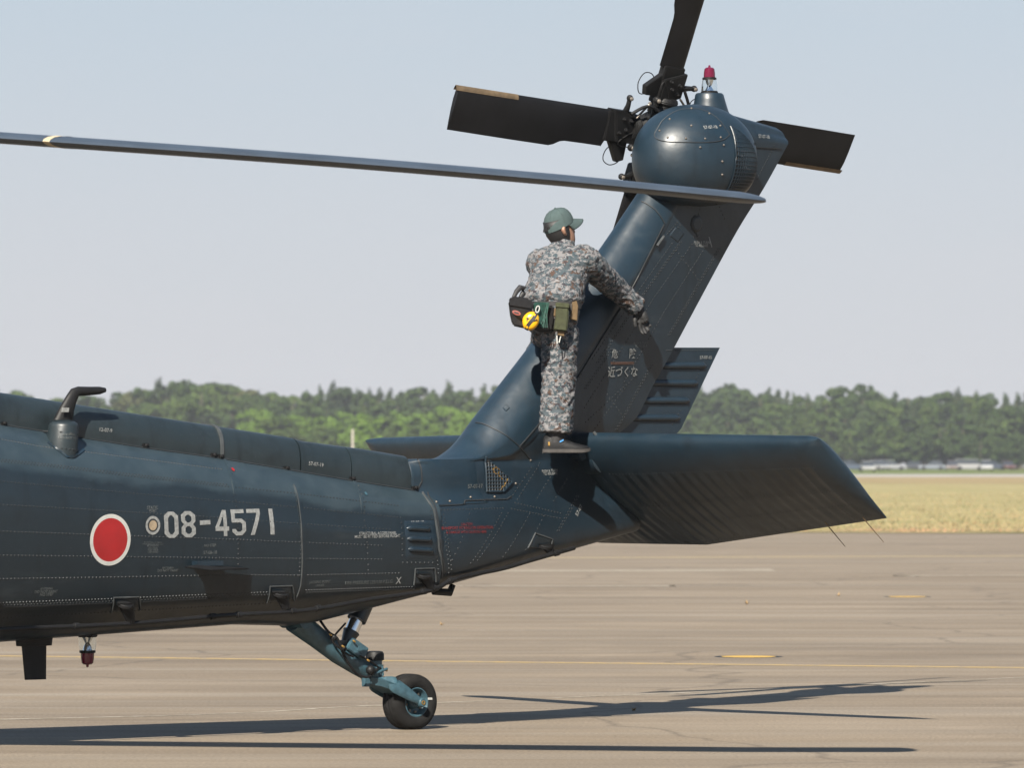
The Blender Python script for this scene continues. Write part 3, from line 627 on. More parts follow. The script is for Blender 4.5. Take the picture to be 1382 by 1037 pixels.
# fork and wheel
WC = Vector((0, 0, .172)); WR = .177
b = MB(); rows = []
prof = [(.066, .088), (.074, .098), (.082, .118), (.083, .138), (.074, .160), (.058, .1725), (.042, .1765), (.030, .177), (.028, .1735), (.024, .1735), (.022, .1772), (.003, .178), (0, .1755), (-.003, .178), (-.022, .1772), (-.024, .1735), (-.028, .1735), (-.030, .177), (-.042, .1765), (-.058, .1725), (-.074, .160), (-.083, .138), (-.082, .118), (-.074, .098), (-.066, .088)]
for i in range(56):
    a = 2*math.pi*i/56; rr = []
    for y, r in prof:
        z = WC.z+r*math.sin(a); x = r*math.cos(a); yy = y
        if z < .004: z = .004-.0001*(r); yy = y*1.05
        rr.append((x, yy, z))
    rows.append(rr)
rows.append(rows[0]); b.grid(rows); b.build('tyre', M['rubber'], gear, 50)
b = MB()
for sg in (1, -1): b.lathe(WC, (0, sg, 0), [(.094, .052), (.096, .07), (.088, .072), (.082, .060), (.070, .034), (.045, .028), (.04, .05), (.03, .062), (.012, .063)], 32, cap=False)
b.build('rim', M['gear'], gear, 40)
b = MB()
for k in range(8):
    a = k*math.pi/4+.2; b.lathe(WC+Vector((.062*math.cos(a), -.033, .062*math.sin(a))), (0, -1, 0), [(.009, 0), (.009, .012), (.004, .014)], 6)
stuff(b.build('rim_bolt', M['steel'], gear))
b = MB(); cA = WC+Vector((.083*math.cos(.15)*1.32, -.078, .02)); b.box(cA, (.022, 0, 0), (0, .004, 0), (0, 0, .007)); b.build('slip_mark', M['white'], gear, 0)
b = MB()
for sg in (-1, 1):
    q = [fix((-0.315, 0.0, 0.311))+Vector((-.02, sg*.03, .0)), fix((-0.214, 0.0, 0.299))+Vector((0, sg*.085, .0)), fix((-0.198, 0.105, 0.281))*1+Vector((0, .105+sg*.105, 0)), fix((-0.093, 0.115, 0.223))+Vector((0, .115+sg*.115, 0)), WC+Vector((0, sg*.115, 0))]
    wz = [.024, .042, .046, .036, .022]; rows = []
    Q = cr([(*p, w_) for p, w_ in zip(q, wz)], 5)
    for i, p in enumerate(Q):
        a = Vector(Q[max(i-1, 0)][:3]); c_ = Vector(Q[min(i+1, len(Q)-1)][:3]); d = (c_-a).normalized(); nn = Vector((-d.z, 0, d.x)).normalized(); p3 = Vector(p[:3])
        rows.append([p3+nn*(p[3]*math.cos(2*math.pi*j/12))+Vector((0, .013*math.sin(2*math.pi*j/12), 0)) for j in range(12)])
    b.grid(rows, True, cap=True)
    b.lathe(WC+Vector((0, sg*.095, 0)), (0, sg, 0), [(.03, 0), (.03, .03), (.024, .04), (.014, .04)], 16)
q = [(-0.351, 0.0, 0.325), (-0.28, 0.0, 0.31), (-0.197, 0.0, 0.28), (-0.131, 0.0, 0.25)]
rows = [[fix(p)+Vector((0, y*wd, z)) for y, z in ((-1, .012), (-.6, .03), (0, .034), (.6, .03), (1, .012), (.8, -.03), (0, -.04), (-.8, -.03))] for p, wd in zip(q, (.05, .085, .115, .12))]
b.grid(rows, True, cap=True); b.build('fork', M['gear'], gear, 45)
b = MB(); b.lathe(WC+Vector((0, -.133, 0)), (0, -1, 0), [(.014, 0), (.014, .006), (.008, .006), (.007, -.01)], 14); b.build('axle_end', M['brass'], gear)
b = MB(); b.box(fix((-0.374, 0.03, 0.309)), (.02, 0, 0), (0, .02, 0), (0, 0, .03)); b.tube([fix((-0.341, 0.07, 0.36)), fix((-0.235, 0.07, 0.389))], .009, 8); b.tube([fix((-0.276, 0.07, 0.414)), fix((-0.27, 0.07, 0.344))], .007, 8); b.build('steering_lug', M['gear'], gear, 30, .004)
# gear bay fairing
b = MB(); q = [(0.151, 0.05, 0.864), (0.284, 0.05, 0.857), (0.308, 0.05, 0.904)]
b.tube([fix(x) for x in q], [.022, .026, .02], 10); b.build('drain_mast', M['black'], H)
# ------------------------------------------------------------------ things fixed flat on the skin
bpy.context.view_layer.update()
def bvh(objs):
    vs = []; fs = []
    for o in objs:
        k = len(vs); vs += [v.co.copy() for v in o.data.vertices]; fs += [tuple(k+i for i in p.vertices) for p in o.data.polygons]
    return BVHTree.FromPolygons(vs, fs)
TREE = bvh([boom, pylon, cowl]+covers+[o for o in pylon.children if o.name.startswith(('leading', 'fillet', 'trailing'))]+[an])
def on(u, w_, off=.003):
    hit = TREE.ray_cast(Vector((u, -4, w_)), Vector((0, 1, 0)))
    if hit[0] is None: return Vector((u, -.1, w_)), Vector((0, -1, 0))
    n = hit[1] if hit[1].y < 0 else -hit[1]
    return hit[0]+n*off, n
def ribbon(name, pts, wd, hh, mat, parent, n=20, build=True, b=None):
    b = b or MB(); P = []
    for p, q in zip(pts, pts[1:]):
        for k in range(n): P.append((lerp(p[0], q[0], k/n), lerp(p[-1], q[-1], k/n)))
    P.append((pts[-1][0], pts[-1][-1])); rows = []
    for i, p in enumerate(P):
        a = P[max(i-1, 0)]; c_ = P[min(i+1, len(P)-1)]; d = Vector((c_[0]-a[0], c_[1]-a[1])).normalized(); s_ = Vector((-d.y, d.x))
        rows.append([on(p[0]+s_.x*k*wd/2, p[1]+s_.y*k*wd/2, o)[0] for k, o in ((-1, -.003), (-1, hh), (1, hh), (1, -.003))])
    b.grid(rows); return b.build(name, mat, parent, 30) if build else b
BOOMRIV = [
 ([(-3.333, 0.311, 1.817), (-3.045, 0.314, 1.774), (-2.709, 0.3, 1.742), (-1.661, 0.273, 1.635)], .022, 0), ([(-3.406, 0.415, 1.692), (-2.975, 0.396, 1.656), (-2.467, 0.377, 1.606), (-1.676, 0.345, 1.537)], .024, .012), ([(-1.631, 0.345, 1.528), (-1.139, 0.323, 1.488), (-0.305, 0.29, 1.408)], .026, 0),
 ([(-3.43, 0.451, 1.569), (-2.488, 0.407, 1.498), (-1.695, 0.369, 1.443), (-1.155, 0.344, 1.404), (-0.318, 0.306, 1.335)], .027, 0), ([(-3.439, 0.463, 1.433), (-2.727, 0.431, 1.397), (-1.717, 0.385, 1.341), (-1.167, 0.359, 1.305), (-0.389, 0.321, 1.26)], .027, 0),
 ([(-3.437, 0.46, 1.277), (-1.647, 0.38, 1.211), (-1.154, 0.358, 1.19), (-0.459, 0.327, 1.162)], .027, 0), ([(-3.429, 0.449, 1.137), (-1.64, 0.371, 1.099), (-0.453, 0.32, 1.077)], .027, 0), ([(-3.416, 0.43, 0.999), (-2.594, 0.396, 0.997), (-1.623, 0.356, 0.997), (-1.147, 0.334, 0.988), (-0.302, 0.301, 0.99)], .027, 0),
 ([(-3.389, 0.391, 0.851), (-2.567, 0.359, 0.861), (-1.805, 0.331, 0.875), (-1.3, 0.31, 0.882)], .024, .014), ([(-3.346, 0.33, 0.768), (-2.54, 0.306, 0.789), (-1.567, 0.275, 0.814), (-1.279, 0.269, 0.822)], .027, 0), ([(-1.06, 0.303, 0.889), (-0.157, 0.268, 0.897)], .022, .013),
 ([(-1.149, 0.325, 1.486), (-1.139, 0.353, 1.337), (-1.129, 0.355, 1.156), (-1.122, 0.33, 0.975)], .025, .026), ([(-1.646, 0.349, 1.519), (-1.647, 0.381, 1.34), (-1.623, 0.356, 1.0)], .03, 0), ([(-0.621, 0.326, 1.319), (-0.603, 0.332, 1.15), (-0.579, 0.309, 0.976)], .03, 0),
 ([(-0.318, 0.306, 1.335), (-0.319, 0.322, 1.17), (-0.312, 0.313, 1.064)], .03, 0), ([(-0.305, 0.311, 1.055), (-0.022, 0.299, 1.051)], .035, 0), ([(-0.062, 0.283, 1.375), (-0.043, 0.31, 1.167), (0.005, 0.281, 0.958)], .026, 0), ([(-1.62, 0.292, 1.608), (-1.648, 0.352, 1.51)], .02, 0), ([(-0.585, 0.192, 1.561), (-0.613, 0.293, 1.46), (-0.618, 0.321, 1.351)], .025, .01)]
FINRIV = [
 ([(0.046, 0.259, 1.381), (0.598, 0.227, 1.389)], .025, 0), ([(0.263, 0.244, 1.433), (0.637, 0.21, 1.442)], .03, 0), ([(0.658, 0.207, 1.45), (0.876, 0.168, 1.665)], .028, 0), ([(0.715, 0.205, 1.442), (0.954, 0.156, 1.693)], .025, 0), ([(0.552, 0.239, 1.357), (0.259, 0.264, 1.024)], .026, 0), ([(0.612, 0.233, 1.356), (0.314, 0.263, 1.042)], .026, 0),
 ([(0.805, 0.215, 1.35), (0.546, 0.231, 1.058)], .03, 0), ([(0.93, 0.205, 1.335), (0.751, 0.213, 1.097)], .03, 0), ([(0.687, 0.212, 1.421), (1.109, 0.192, 1.348)], .026, 0), ([(0.65, 0.224, 1.384), (1.101, 0.194, 1.315)], .026, 0), ([(1.16, 0.162, 1.57), (1.01, 0.191, 1.408)], .028, 0), ([(1.016, 0.17, 1.582), (0.869, 0.197, 1.43)], .028, 0),
 ([(1.245, 0.171, 1.466), (1.045, 0.201, 1.226)], .025, .015), ([(0.269, 0.266, 1.354), (0.09, 0.279, 1.031)], .04, 0), ([(0.044, 0.269, 1.351), (0.062, 0.298, 1.143), (0.117, 0.254, 0.975)], .026, .02),
 ([(2.083, 0.134, 3.099), (1.707, 0.147, 2.702), (1.36, 0.161, 2.325)], .026, 0), ([(2.168, 0.126, 3.116), (1.784, 0.14, 2.713), (1.416, 0.154, 2.307)], .026, .012), ([(2.277, 0.112, 3.1), (1.924, 0.125, 2.731), (1.472, 0.141, 2.203), (1.3, 0.151, 2.007)], .027, 0), ([(2.404, 0.094, 3.079), (2.04, 0.104, 2.651), (1.677, 0.109, 2.176)], .027, 0),
 ([(2.553, 0.074, 3.084), (2.096, 0.08, 2.494)], .024, .014), ([(2.129, 0.126, 3.057), (2.382, 0.075, 2.856)], .03, 0), ([(1.557, 0.145, 2.409), (1.307, 0.157, 2.139)], .026, .012), ([(1.956, 0.081, 2.314), (1.649, 0.068, 1.875)], .024, .014), ([(1.801, 0.098, 2.249), (1.418, 0.116, 1.879)], .028, 0), ([(1.714, 0.103, 2.177), (1.314, 0.142, 1.921)], .028, 0),
 ([(1.537, 0.124, 2.113), (1.71, 0.078, 1.971)], .03, 0), ([(1.281, 0.165, 2.244), (1.063, 0.18, 2.0), (0.951, 0.188, 1.863)], .026, 0), ([(1.437, 0.094, 1.808), (1.196, 0.155, 1.603)], .028, 0), ([(2.288, 0.115, 3.148), (2.356, 0.392, 3.421)], .03, 0), ([(2.472, 0.371, 3.425), (2.602, 0.084, 3.255)], .03, 0), ([(3.043, 0.072, 3.772), (2.874, 0.075, 3.531)], .022, 0), ([(2.561, 0.403, 3.75), (3.083, 0.065, 3.754)], .022, 0),
 ([(2.046, 0.14, 3.151), (2.153, 0.136, 3.241)], .02, .03), ([(2.095, 0.07, 2.407), (2.572, 0.016, 2.414)], .02, 0), ([(2.367, 0.034, 2.183), (2.514, 0.016, 2.379)], .028, 0), ([(2.259, 0.016, 2.013), (2.175, 0.016, 1.901)], .028, 0)]
def rivets(lines, parent):
    pts = []
    for pl, sp, dbl in lines:
        for p, q in zip(pl, pl[1:]):
            a = Vector((p[0], p[2])); c_ = Vector((q[0], q[2])); L = (c_-a).length; d = (c_-a)/L; s_ = Vector((-d.y, d.x)); k = max(2, int(L/sp))
            for i in range(k):
                for off in ((dbl/2, -dbl/2) if dbl else (0,)):
                    r = a+d*(L*(i+(.5 if off < 0 else 0))/k)+s_*off; h_, n = on(r.x, r.y, 0); pts.append((h_-n*.0005, n))
    b = MB(); studs(b, pts, .0062, .0036); o = b.build('rivets', M['rivet'], parent, 0, weld=False); o['kind'] = 'stuff'; return o
rivets(BOOMRIV, boom); rivets(FINRIV, pylon)
# raised frame straps and joint lines
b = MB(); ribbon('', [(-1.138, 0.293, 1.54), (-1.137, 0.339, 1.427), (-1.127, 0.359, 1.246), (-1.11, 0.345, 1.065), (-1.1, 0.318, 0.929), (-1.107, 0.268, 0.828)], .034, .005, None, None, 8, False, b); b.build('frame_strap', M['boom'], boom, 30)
b = MB(); ribbon('', [(-1.151, 0.294, 1.54), (-1.149, 0.34, 1.427), (-1.142, 0.36, 1.246), (-1.125, 0.346, 1.065), (-1.115, 0.319, 0.929), (-1.125, 0.269, 0.829)], .006, .0075, None, None, 8, False, b); b.build('strap_edge', M['seam'], boom, 30)
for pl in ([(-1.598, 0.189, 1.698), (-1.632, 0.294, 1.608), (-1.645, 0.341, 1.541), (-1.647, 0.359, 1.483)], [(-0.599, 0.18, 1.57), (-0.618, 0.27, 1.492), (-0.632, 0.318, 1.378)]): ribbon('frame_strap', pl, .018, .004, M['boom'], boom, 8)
b = MB(); ribbon('', [(-0.063, 0.204, 1.494), (-0.052, 0.262, 1.421), (-0.034, 0.281, 1.375), (-0.017, 0.307, 1.144), (0.053, 0.251, 0.957)], .012, .006, None, None, 8, False, b); b.build('fold_joint', M['seam'], boom, 30)
b = MB(); ribbon('', [(-0.027, 0.21, 1.494), (-0.015, 0.276, 1.388), (0.002, 0.306, 1.144), (0.072, 0.254, 0.966)], .01, .003, None, None, 8, False, b); b.build('fold_gap', M['seal'], pylon, 30)
b = MB()
for pl in ([(0.721, 0.205, 1.773), (0.978, 0.193, 1.995), (1.248, 0.167, 2.224), (1.672, 0.151, 2.73), (1.999, 0.149, 3.222)], [(0.536, -0.005, 1.928), (0.564, 0.13, 1.895), (0.648, 0.204, 1.829), (0.852, 0.166, 1.698)], [(2.006, 0.149, 3.227), (1.948, 0.12, 3.317), (1.894, 0.05, 3.371)], [(0.038, 0.248, 1.406), (0.234, 0.25, 1.415), (0.246, 0.243, 1.438), (0.618, 0.211, 1.445), (0.661, 0.203, 1.464)], [(-0.101, 0.198, 1.495), (-0.067, 0.201, 1.559), (-0.071, 0.198, 1.643), (-0.083, 0.176, 1.693)], [(2.568, 0.396, 3.758), (3.114, 0.061, 3.758)]): ribbon('', pl, .006, .0066, None, None, 10, False, b)
stuff(b.build('panel_gap', M['seal'], pylon, 30))
b = MB(); ribbon('', [(-3.249, 0.19, 1.902), (-2.915, 0.186, 1.859), (-2.188, 0.19, 1.764), (-1.659, 0.189, 1.706), (-1.116, 0.19, 1.634), (-0.69, 0.191, 1.575), (-0.116, 0.195, 1.502)], .007, .004, None, None, 12, False, b); b.build('cover_gap', M['seal'], boom, 30)
b = MB(); ribbon('', [(-3.383, 0.382, 0.833), (-2.561, 0.35, 0.843), (-1.798, 0.321, 0.856)], .006, .003, None, None, 12, False, b); b.build('skin_lap', M['seal'], boom, 30)
b = MB()
for p in ((-3.223, 0.19, 1.898), (-2.187, 0.181, 1.782), (-1.676, 0.181, 1.725), (-1.625, 0.181, 1.716), (-1.12, 0.18, 1.644), (-0.604, 0.179, 1.579), (-0.113, 0.192, 1.518)):
    h_, n = on(p[0], p[2], 0); b.box(h_, (.022, 0, 0), n*.012, (0, 0, .011)); b.ball(h_+n*.014, .011, 8, 5)
stuff(b.build('cover_latch', M['black'], boom, 30, .002))
def raised(name, quad, off, mat, parent, n=8):
    b = MB(); a, c_, d, e = [Vector((p[0], p[2])) for p in quad]; rows = []
    for i in range(n+1):
        rr = []
        for j in range(n+1):
            p = a.lerp(c_, i/n).lerp(e.lerp(d, i/n), j/n); rr.append(on(p.x, p.y, -.004 if i in (0, n) or j in (0, n) else off)[0])
        rows.append(rr)
    # square the rim: pull the second ring out to the edge
    for i in range(n+1):
        rows[i][1] = rows[i][0]+(rows[i][1]-rows[i][0])*.06+on(rows[i][0].x, rows[i][0].z, 0)[1]*off if False else rows[i][1]
    b.grid(rows); return b.build(name, mat, parent, 30)
raised('louvre_panel', ((-0.307, 0.307, 1.326), (-0.027, 0.29, 1.328), (-0.005, 0.3, 1.065), (-0.3, 0.312, 1.064)), .004, M['paint'], boom, 12)
def bead(b, p, q, hgt, r):
    rows = []
    for i in range(13):
        t = i/12; e = min(1, t*7, (1-t)*7); e = math.sqrt(max(.01, e*(2-e))); u = lerp(p[0], q[0], t); w_ = lerp(p[2], q[2], t); h_, n = on(u, w_, 0)
        rows.append([h_+n*(hgt*e*math.sin(math.pi*j/8)-.002)+Vector((0, 0, r*e*math.cos(math.pi*j/8))) for j in range(9)])
    b.grid(rows)
for p, q in (((-0.283, 0.313, 1.268), (-0.079, 0.303, 1.26)), ((-0.284, 0.322, 1.204), (-0.075, 0.312, 1.195)), ((-0.275, 0.318, 1.14), (-0.059, 0.308, 1.128))):
    b = MB(); bead(b, p, q, .024, .02); lv = b.build('louvre', M['paint'], boom, 60)
    b = MB(); bead(b, (p[0]+.005, 0, p[2]+.026), (q[0]-.005, 0, q[2]+.026), .004, .010); b.build('louvre_slot', M['dark_hole'], boom, 60)
for qd in (((-2.555, 0.364, 0.876), (-2.364, 0.356, 0.877), (-2.312, 0.3, 0.796), (-2.527, 0.303, 0.786)), ((-1.359, 0.328, 0.924), (-1.183, 0.321, 0.926), (-1.131, 0.276, 0.838), (-1.339, 0.272, 0.823)), ((-0.202, 0.301, 1.017), (-0.042, 0.295, 1.019), (-0.013, 0.274, 0.931), (-0.195, 0.277, 0.915)), ((0.844, 0.22, 1.228), (1.001, 0.202, 1.189), (0.998, 0.184, 1.122), (0.783, 0.219, 1.135))):
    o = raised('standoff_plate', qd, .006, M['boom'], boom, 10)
    b = MB(); ribbon('', [qd[3], qd[0], qd[1], qd[2]], .006, .009, None, None, 6, False, b); b.build('plate_rim', M['seam'], boom, 30)
# fillet vent grille
vq = [(0.446, 0.205, 1.712), (0.447, 0.211, 1.493), (0.588, 0.203, 1.492), (0.669, 0.194, 1.553), (0.657, 0.194, 1.576)]
b = MB(); c_ = Vector((sum(p[0] for p in vq)/5, 0, sum(p[2] for p in vq)/5)); ringp = []
for p, q in zip(vq, vq[1:]+vq[:1]):
    for k in range(6): ringp.append((lerp(p[0], q[0], k/6), lerp(p[2], q[2], k/6)))
rows = [[on(lerp(c_.x, u, s_), lerp(c_.z, w_, s_), .006)[0] for u, w_ in ringp] for s_ in (.02, .5, 1)]
b.grid(rows, True); b.build('vent_hole', M['dark_hole'], pylon, 60)
def inside(u, w_):
    r = False; n = len(vq)
    for i in range(n):
        x0, y0, x1, y1 = vq[i][0], vq[i][2], vq[(i+1) % n][0], vq[(i+1) % n][2]
        if (y0 > w_) != (y1 > w_) and u < (x1-x0)*(w_-y0)/(y1-y0)+x0: r = not r
    return r
b = MB(); u0 = min(p[0] for p in vq); u1 = max(p[0] for p in vq); w0 = min(p[2] for p in vq); w1 = max(p[2] for p in vq)
def bars(du, horiz):
    n = int(((w1-w0) if horiz else (u1-u0))/du)
    for i in range(1, n+1):
        run = []
        for k in range(41):
            u, w_ = (lerp(u0, u1, k/40), w0+i*du) if horiz else (u0+i*du, lerp(w0, w1, k/40))
            if inside(u, w_): run.append(on(u, w_, .010)[0])
        if len(run) > 2: b.tube(run[::3]+[run[-1]], .0035, 4)
bars(.022, True); bars(.024, False)
b.tube([on(u, w_, .008)[0] for u, w_ in ringp+ringp[:1]], .007, 5); stuff(b.build('vent_grille', M['fairing'], pylon, 0))
b = MB(); q = [(0.506, 0.199, 1.637), (0.523, 0.201, 1.604), (0.555, 0.199, 1.604), (0.564, 0.196, 1.632), (0.533, 0.196, 1.647), (0.506, 0.2, 1.633)]; b.tube([on(p[0], p[2], .0075)[0] for p in q], .006, 6)
for p, q in (((0.597, 0.2, 1.525), (0.631, 0.196, 1.572)), ((0.564, 0.203, 1.501), (0.597, 0.199, 1.534)), ((0.554, 0.199, 1.595), (0.586, 0.199, 1.572))): b.tube([on(p[0], p[2], .0075)[0], on(q[0], q[2], .0075)[0]], .005, 6)
stuff(b.build('brass_pipework', M['brass'], pylon))
b = MB()
for p in ((0.014, 0.247, 1.43), (0.122, 0.247, 1.434), (0.303, 0.232, 1.458), (0.515, 0.214, 1.46), (0.707, 0.192, 1.543), (0.853, 0.165, 1.691)): h_, n = on(p[0], p[2], 0); b.ball(h_+n*.001, .008, 8, 6)
stuff(b.build('fastener', M['steel'], pylon))
# small access plates on the fin
raised('access_plate', ((2.112, 0.138, 3.216), (2.199, 0.127, 3.175), (2.133, 0.129, 3.105), (2.046, 0.14, 3.151)), .005, M['paint'], pylon, 10)
raised('access_plate', ((2.292, 0.117, 3.187), (2.384, 0.11, 3.224), (2.346, 0.108, 3.15), (2.325, 0.11, 3.145)), .004, M['paint'], pylon, 8)
p = (2.31, 0.119, 3.236); h_, n = on(p[0], p[2], 0); b = MB(); b.lathe(h_-n*.003, n, [(.058, 0), (.058, .007), (.05, .011)], 9); b.build('round_plate', M['seal'], pylon, 20)
b = MB(); b.lathe(h_-n*.003, n, [(.046, 0), (.046, .012), (.04, .015)], 9); b.build('round_cover', M['paint'], pylon, 20)
p = (1.988, 0.147, 3.149); q = (1.927, 0.151, 3.081); b = MB(); b.tube([on(p[0], p[2], .012)[0], on(q[0], q[2], .012)[0]], .009, 6); b.build('door_hinge', M['seam'], pylon)
p = (0.684, 0.118, 2.022); raised('small_cover', ((0.666, 0.102, 2.022), (0.699, 0.106, 2.051), (0.712, 0.135, 2.022), (0.676, 0.134, 1.994)), .006, M['fairing'], pylon, 6)
# step peg under the boot
p = (1.216, 0.125, 1.717); h_, n = on(p[0], p[2], -.02); b = MB(); b.tube([h_, h_+Vector((0, -.14, 0))], .018, 8); b.box(h_+Vector((0, -.14, .0)), (.026, 0, .008), (0, .01, 0), (-.008, 0, .026)); b.build('step_peg', M['fairing'], H, 30, .004)
p = (-2.797, 0.334, 1.737); b = MB(); ribbon('', [(-2.972, 0.279, 1.798), (-2.934, 0.316, 1.759), (-2.884, 0.351, 1.711), (-2.815, 0.344, 1.716), (-2.716, 0.288, 1.755)], .016, .006, None, None, 8, False, b); b.build('antenna_flange', M['fairing'], boom, 30)
# ------------------------------------------------------------------ markings
def disc(name, p, r0, r1, off, mat, parent, n=48, k=5, sx=1.0):
    b = MB(); b.grid([[on(p[0]+lerp(r0, r1, i/k)*sx*math.cos(2*math.pi*j/n), p[2]+lerp(r0, r1, i/k)*math.sin(2*math.pi*j/n), off)[0] for j in range(n)] for i in range(k+1)], True); return b.build(name, mat, parent, 60)
rp = (-2.621, 0.422, 1.22)
ro = disc('roundel', rp, .001, .129, .0032, M['red'], H, k=8); disc('roundel_border', rp, .129, .153, .0032, M['white'], ro, k=2)
sp = (-2.302, 0.412, 1.303)
so_ = disc('static_port', sp, .001, .030, .0045, M['steel'], H, 24, 3); so_.data.materials[0] = simple('port_plate_tan', (.28, .22, .15), .5, .3, .2, 40)
disc('port_gap', sp, .030, .040, .0035, M['seal'], so_, 24, 1); disc('port_ring', sp, .040, .056, .0035, M['greymark'], so_, 32, 2)
def poly_mesh(loops, quad, name, mat, parent, off=.0032, sub=2):
    cu = bpy.data.curves.new('outline', 'CURVE'); cu.dimensions = '2D'; cu.fill_mode = 'BOTH'
    for lp in loops:
        s_ = cu.splines.new('POLY'); s_.points.add(len(lp)-1); s_.use_cyclic_u = True
        for pt, (x, y) in zip(s_.points, lp): pt.co = (x, y, 0, 1)
    return place_curve(cu, quad, name, mat, parent, off, sub)
def place_curve(cu, frame, name, mat, parent, off, sub):
    o = bpy.data.objects.new('tmp', cu); C.objects.link(o); bpy.context.view_layer.update()
    dg = bpy.context.evaluated_depsgraph_get(); me = bpy.data.meshes.new_from_object(o.evaluated_get(dg)); bpy.data.objects.remove(o); bpy.data.curves.remove(cu)
    bm = bmesh.new(); bm.from_mesh(me)
    bmesh.ops.remove_doubles(bm, verts=bm.verts, dist=1e-5)
    if sub: bmesh.ops.triangulate(bm, faces=bm.faces); bmesh.ops.subdivide_edges(bm, edges=bm.edges, cuts=sub, use_grid_fill=True)
    for v in bm.verts:
        u, w_ = frame(v.co.x, v.co.y); v.co = on(u, w_, off)[0]
    bmesh.ops.recalc_face_normals(bm, faces=bm.faces); bm.to_mesh(me); bm.free(); me.name = name
    me.materials.clear(); me.materials.append(mat); o = bpy.data.objects.new(name, me); C.objects.link(o); o.parent = parent; return o
def oct_(x0, y0, x1, y1, cx, cy): return [(x0+cx, y0), (x1-cx, y0), (x1, y0+cy), (x1, y1-cy), (x1-cx, y1), (x0+cx, y1), (x0, y1-cy), (x0, y0+cy)]
GL = {'0': [oct_(0, 0, 1, 1, .30, .155), oct_(.28, .14, .72, .86, .15, .11)],
 '8': [[(.3, 0), (.7, 0), (1, .14), (1, .38), (.82, .5), (1, .62), (1, .86), (.7, 1), (.3, 1), (0, .86), (0, .62), (.18, .5), (0, .38), (0, .14)], oct_(.28, .135, .72, .43, .14, .08), oct_(.28, .57, .72, .865, .14, .08)],
 '-': [[(0, .46), (1, .46), (1, .63), (0, .63)]],
 '4': [[(.60, 0), (.86, 0), (.86, .2), (1, .2), (1, .37), (.86, .37), (.86, 1), (.58, 1), (0, .36), (0, .2), (.60, .2)], [(.27, .37), (.60, .37), (.60, .77)]],
 '5': [[(0, 1), (.93, 1), (.93, .85), (.27, .85), (.27, .64), (.72, .64), (1, .50), (1, .17), (.72, 0), (.30, 0), (.03, .14), (.03, .25), (.26, .25), (.40, .14), (.60, .14), (.73, .21), (.73, .44), (.60, .5), (.27, .5), (0, .5)]],
 '7': [[(.2, 0), (.5, 0), (1, .80), (1, 1), (0, 1), (0, .85), (.72, .85), (.72, .80)]],
 '1': [[(.0, 0), (1, 0), (1, 1), (.0, 1)]]}
for ch_, bl, br in (('0', (-2.21, 0.405, 1.227), (-2.101, 0.4, 1.226)), ('8', (-2.079, 0.4, 1.229), (-1.969, 0.395, 1.228)), ('-', (-1.936, 0.394, 1.23), (-1.854, 0.39, 1.233)), ('4', (-1.817, 0.389, 1.234), (-1.711, 0.384, 1.234)), ('5', (-1.689, 0.383, 1.236), (-1.578, 0.379, 1.238)), ('7', (-1.565, 0.378, 1.238), (-1.458, 0.373, 1.24)), ('1', (-1.388, 0.37, 1.24), (-1.355, 0.369, 1.239))):
    a = Vector((bl[0], bl[2])); c_ = Vector((br[0], br[2])); hgt = .157
    fr = (lambda a, c_: lambda x, y: (lerp(a.x, c_.x, x)-y*.010, lerp(a.y, c_.y, x)+y*hgt))(a, c_)
    o = poly_mesh(GL[ch_], fr, 'serial_digit', M['greymark'], H)
def text(s_, p, q, mat, name='stencil_text', parent=None, off=.0028, sub=0, bold=True):
    cu = bpy.data.curves.new('t', 'FONT'); cu.body = s_; cu.size = 1; cu.fill_mode = 'FRONT' if hasattr(cu, 'fill_mode') else cu.fill_mode; cu.offset = .012 if bold else 0; cu.resolution_u = 2
    o = bpy.data.objects.new('tmp', cu); C.objects.link(o); bpy.context.view_layer.update(); wd = max(.1, o.dimensions.x); bpy.data.objects.remove(o)
    a = Vector((p[0], p[2])); c_ = Vector((q[0], q[2])); d = c_-a; k = d.length/wd; d.normalize(); up = Vector((-d.y, d.x))
    return place_curve(cu, lambda x, y: tuple(a+d*(x*k)+up*(y*k)), name, mat, parent or H, off, sub)
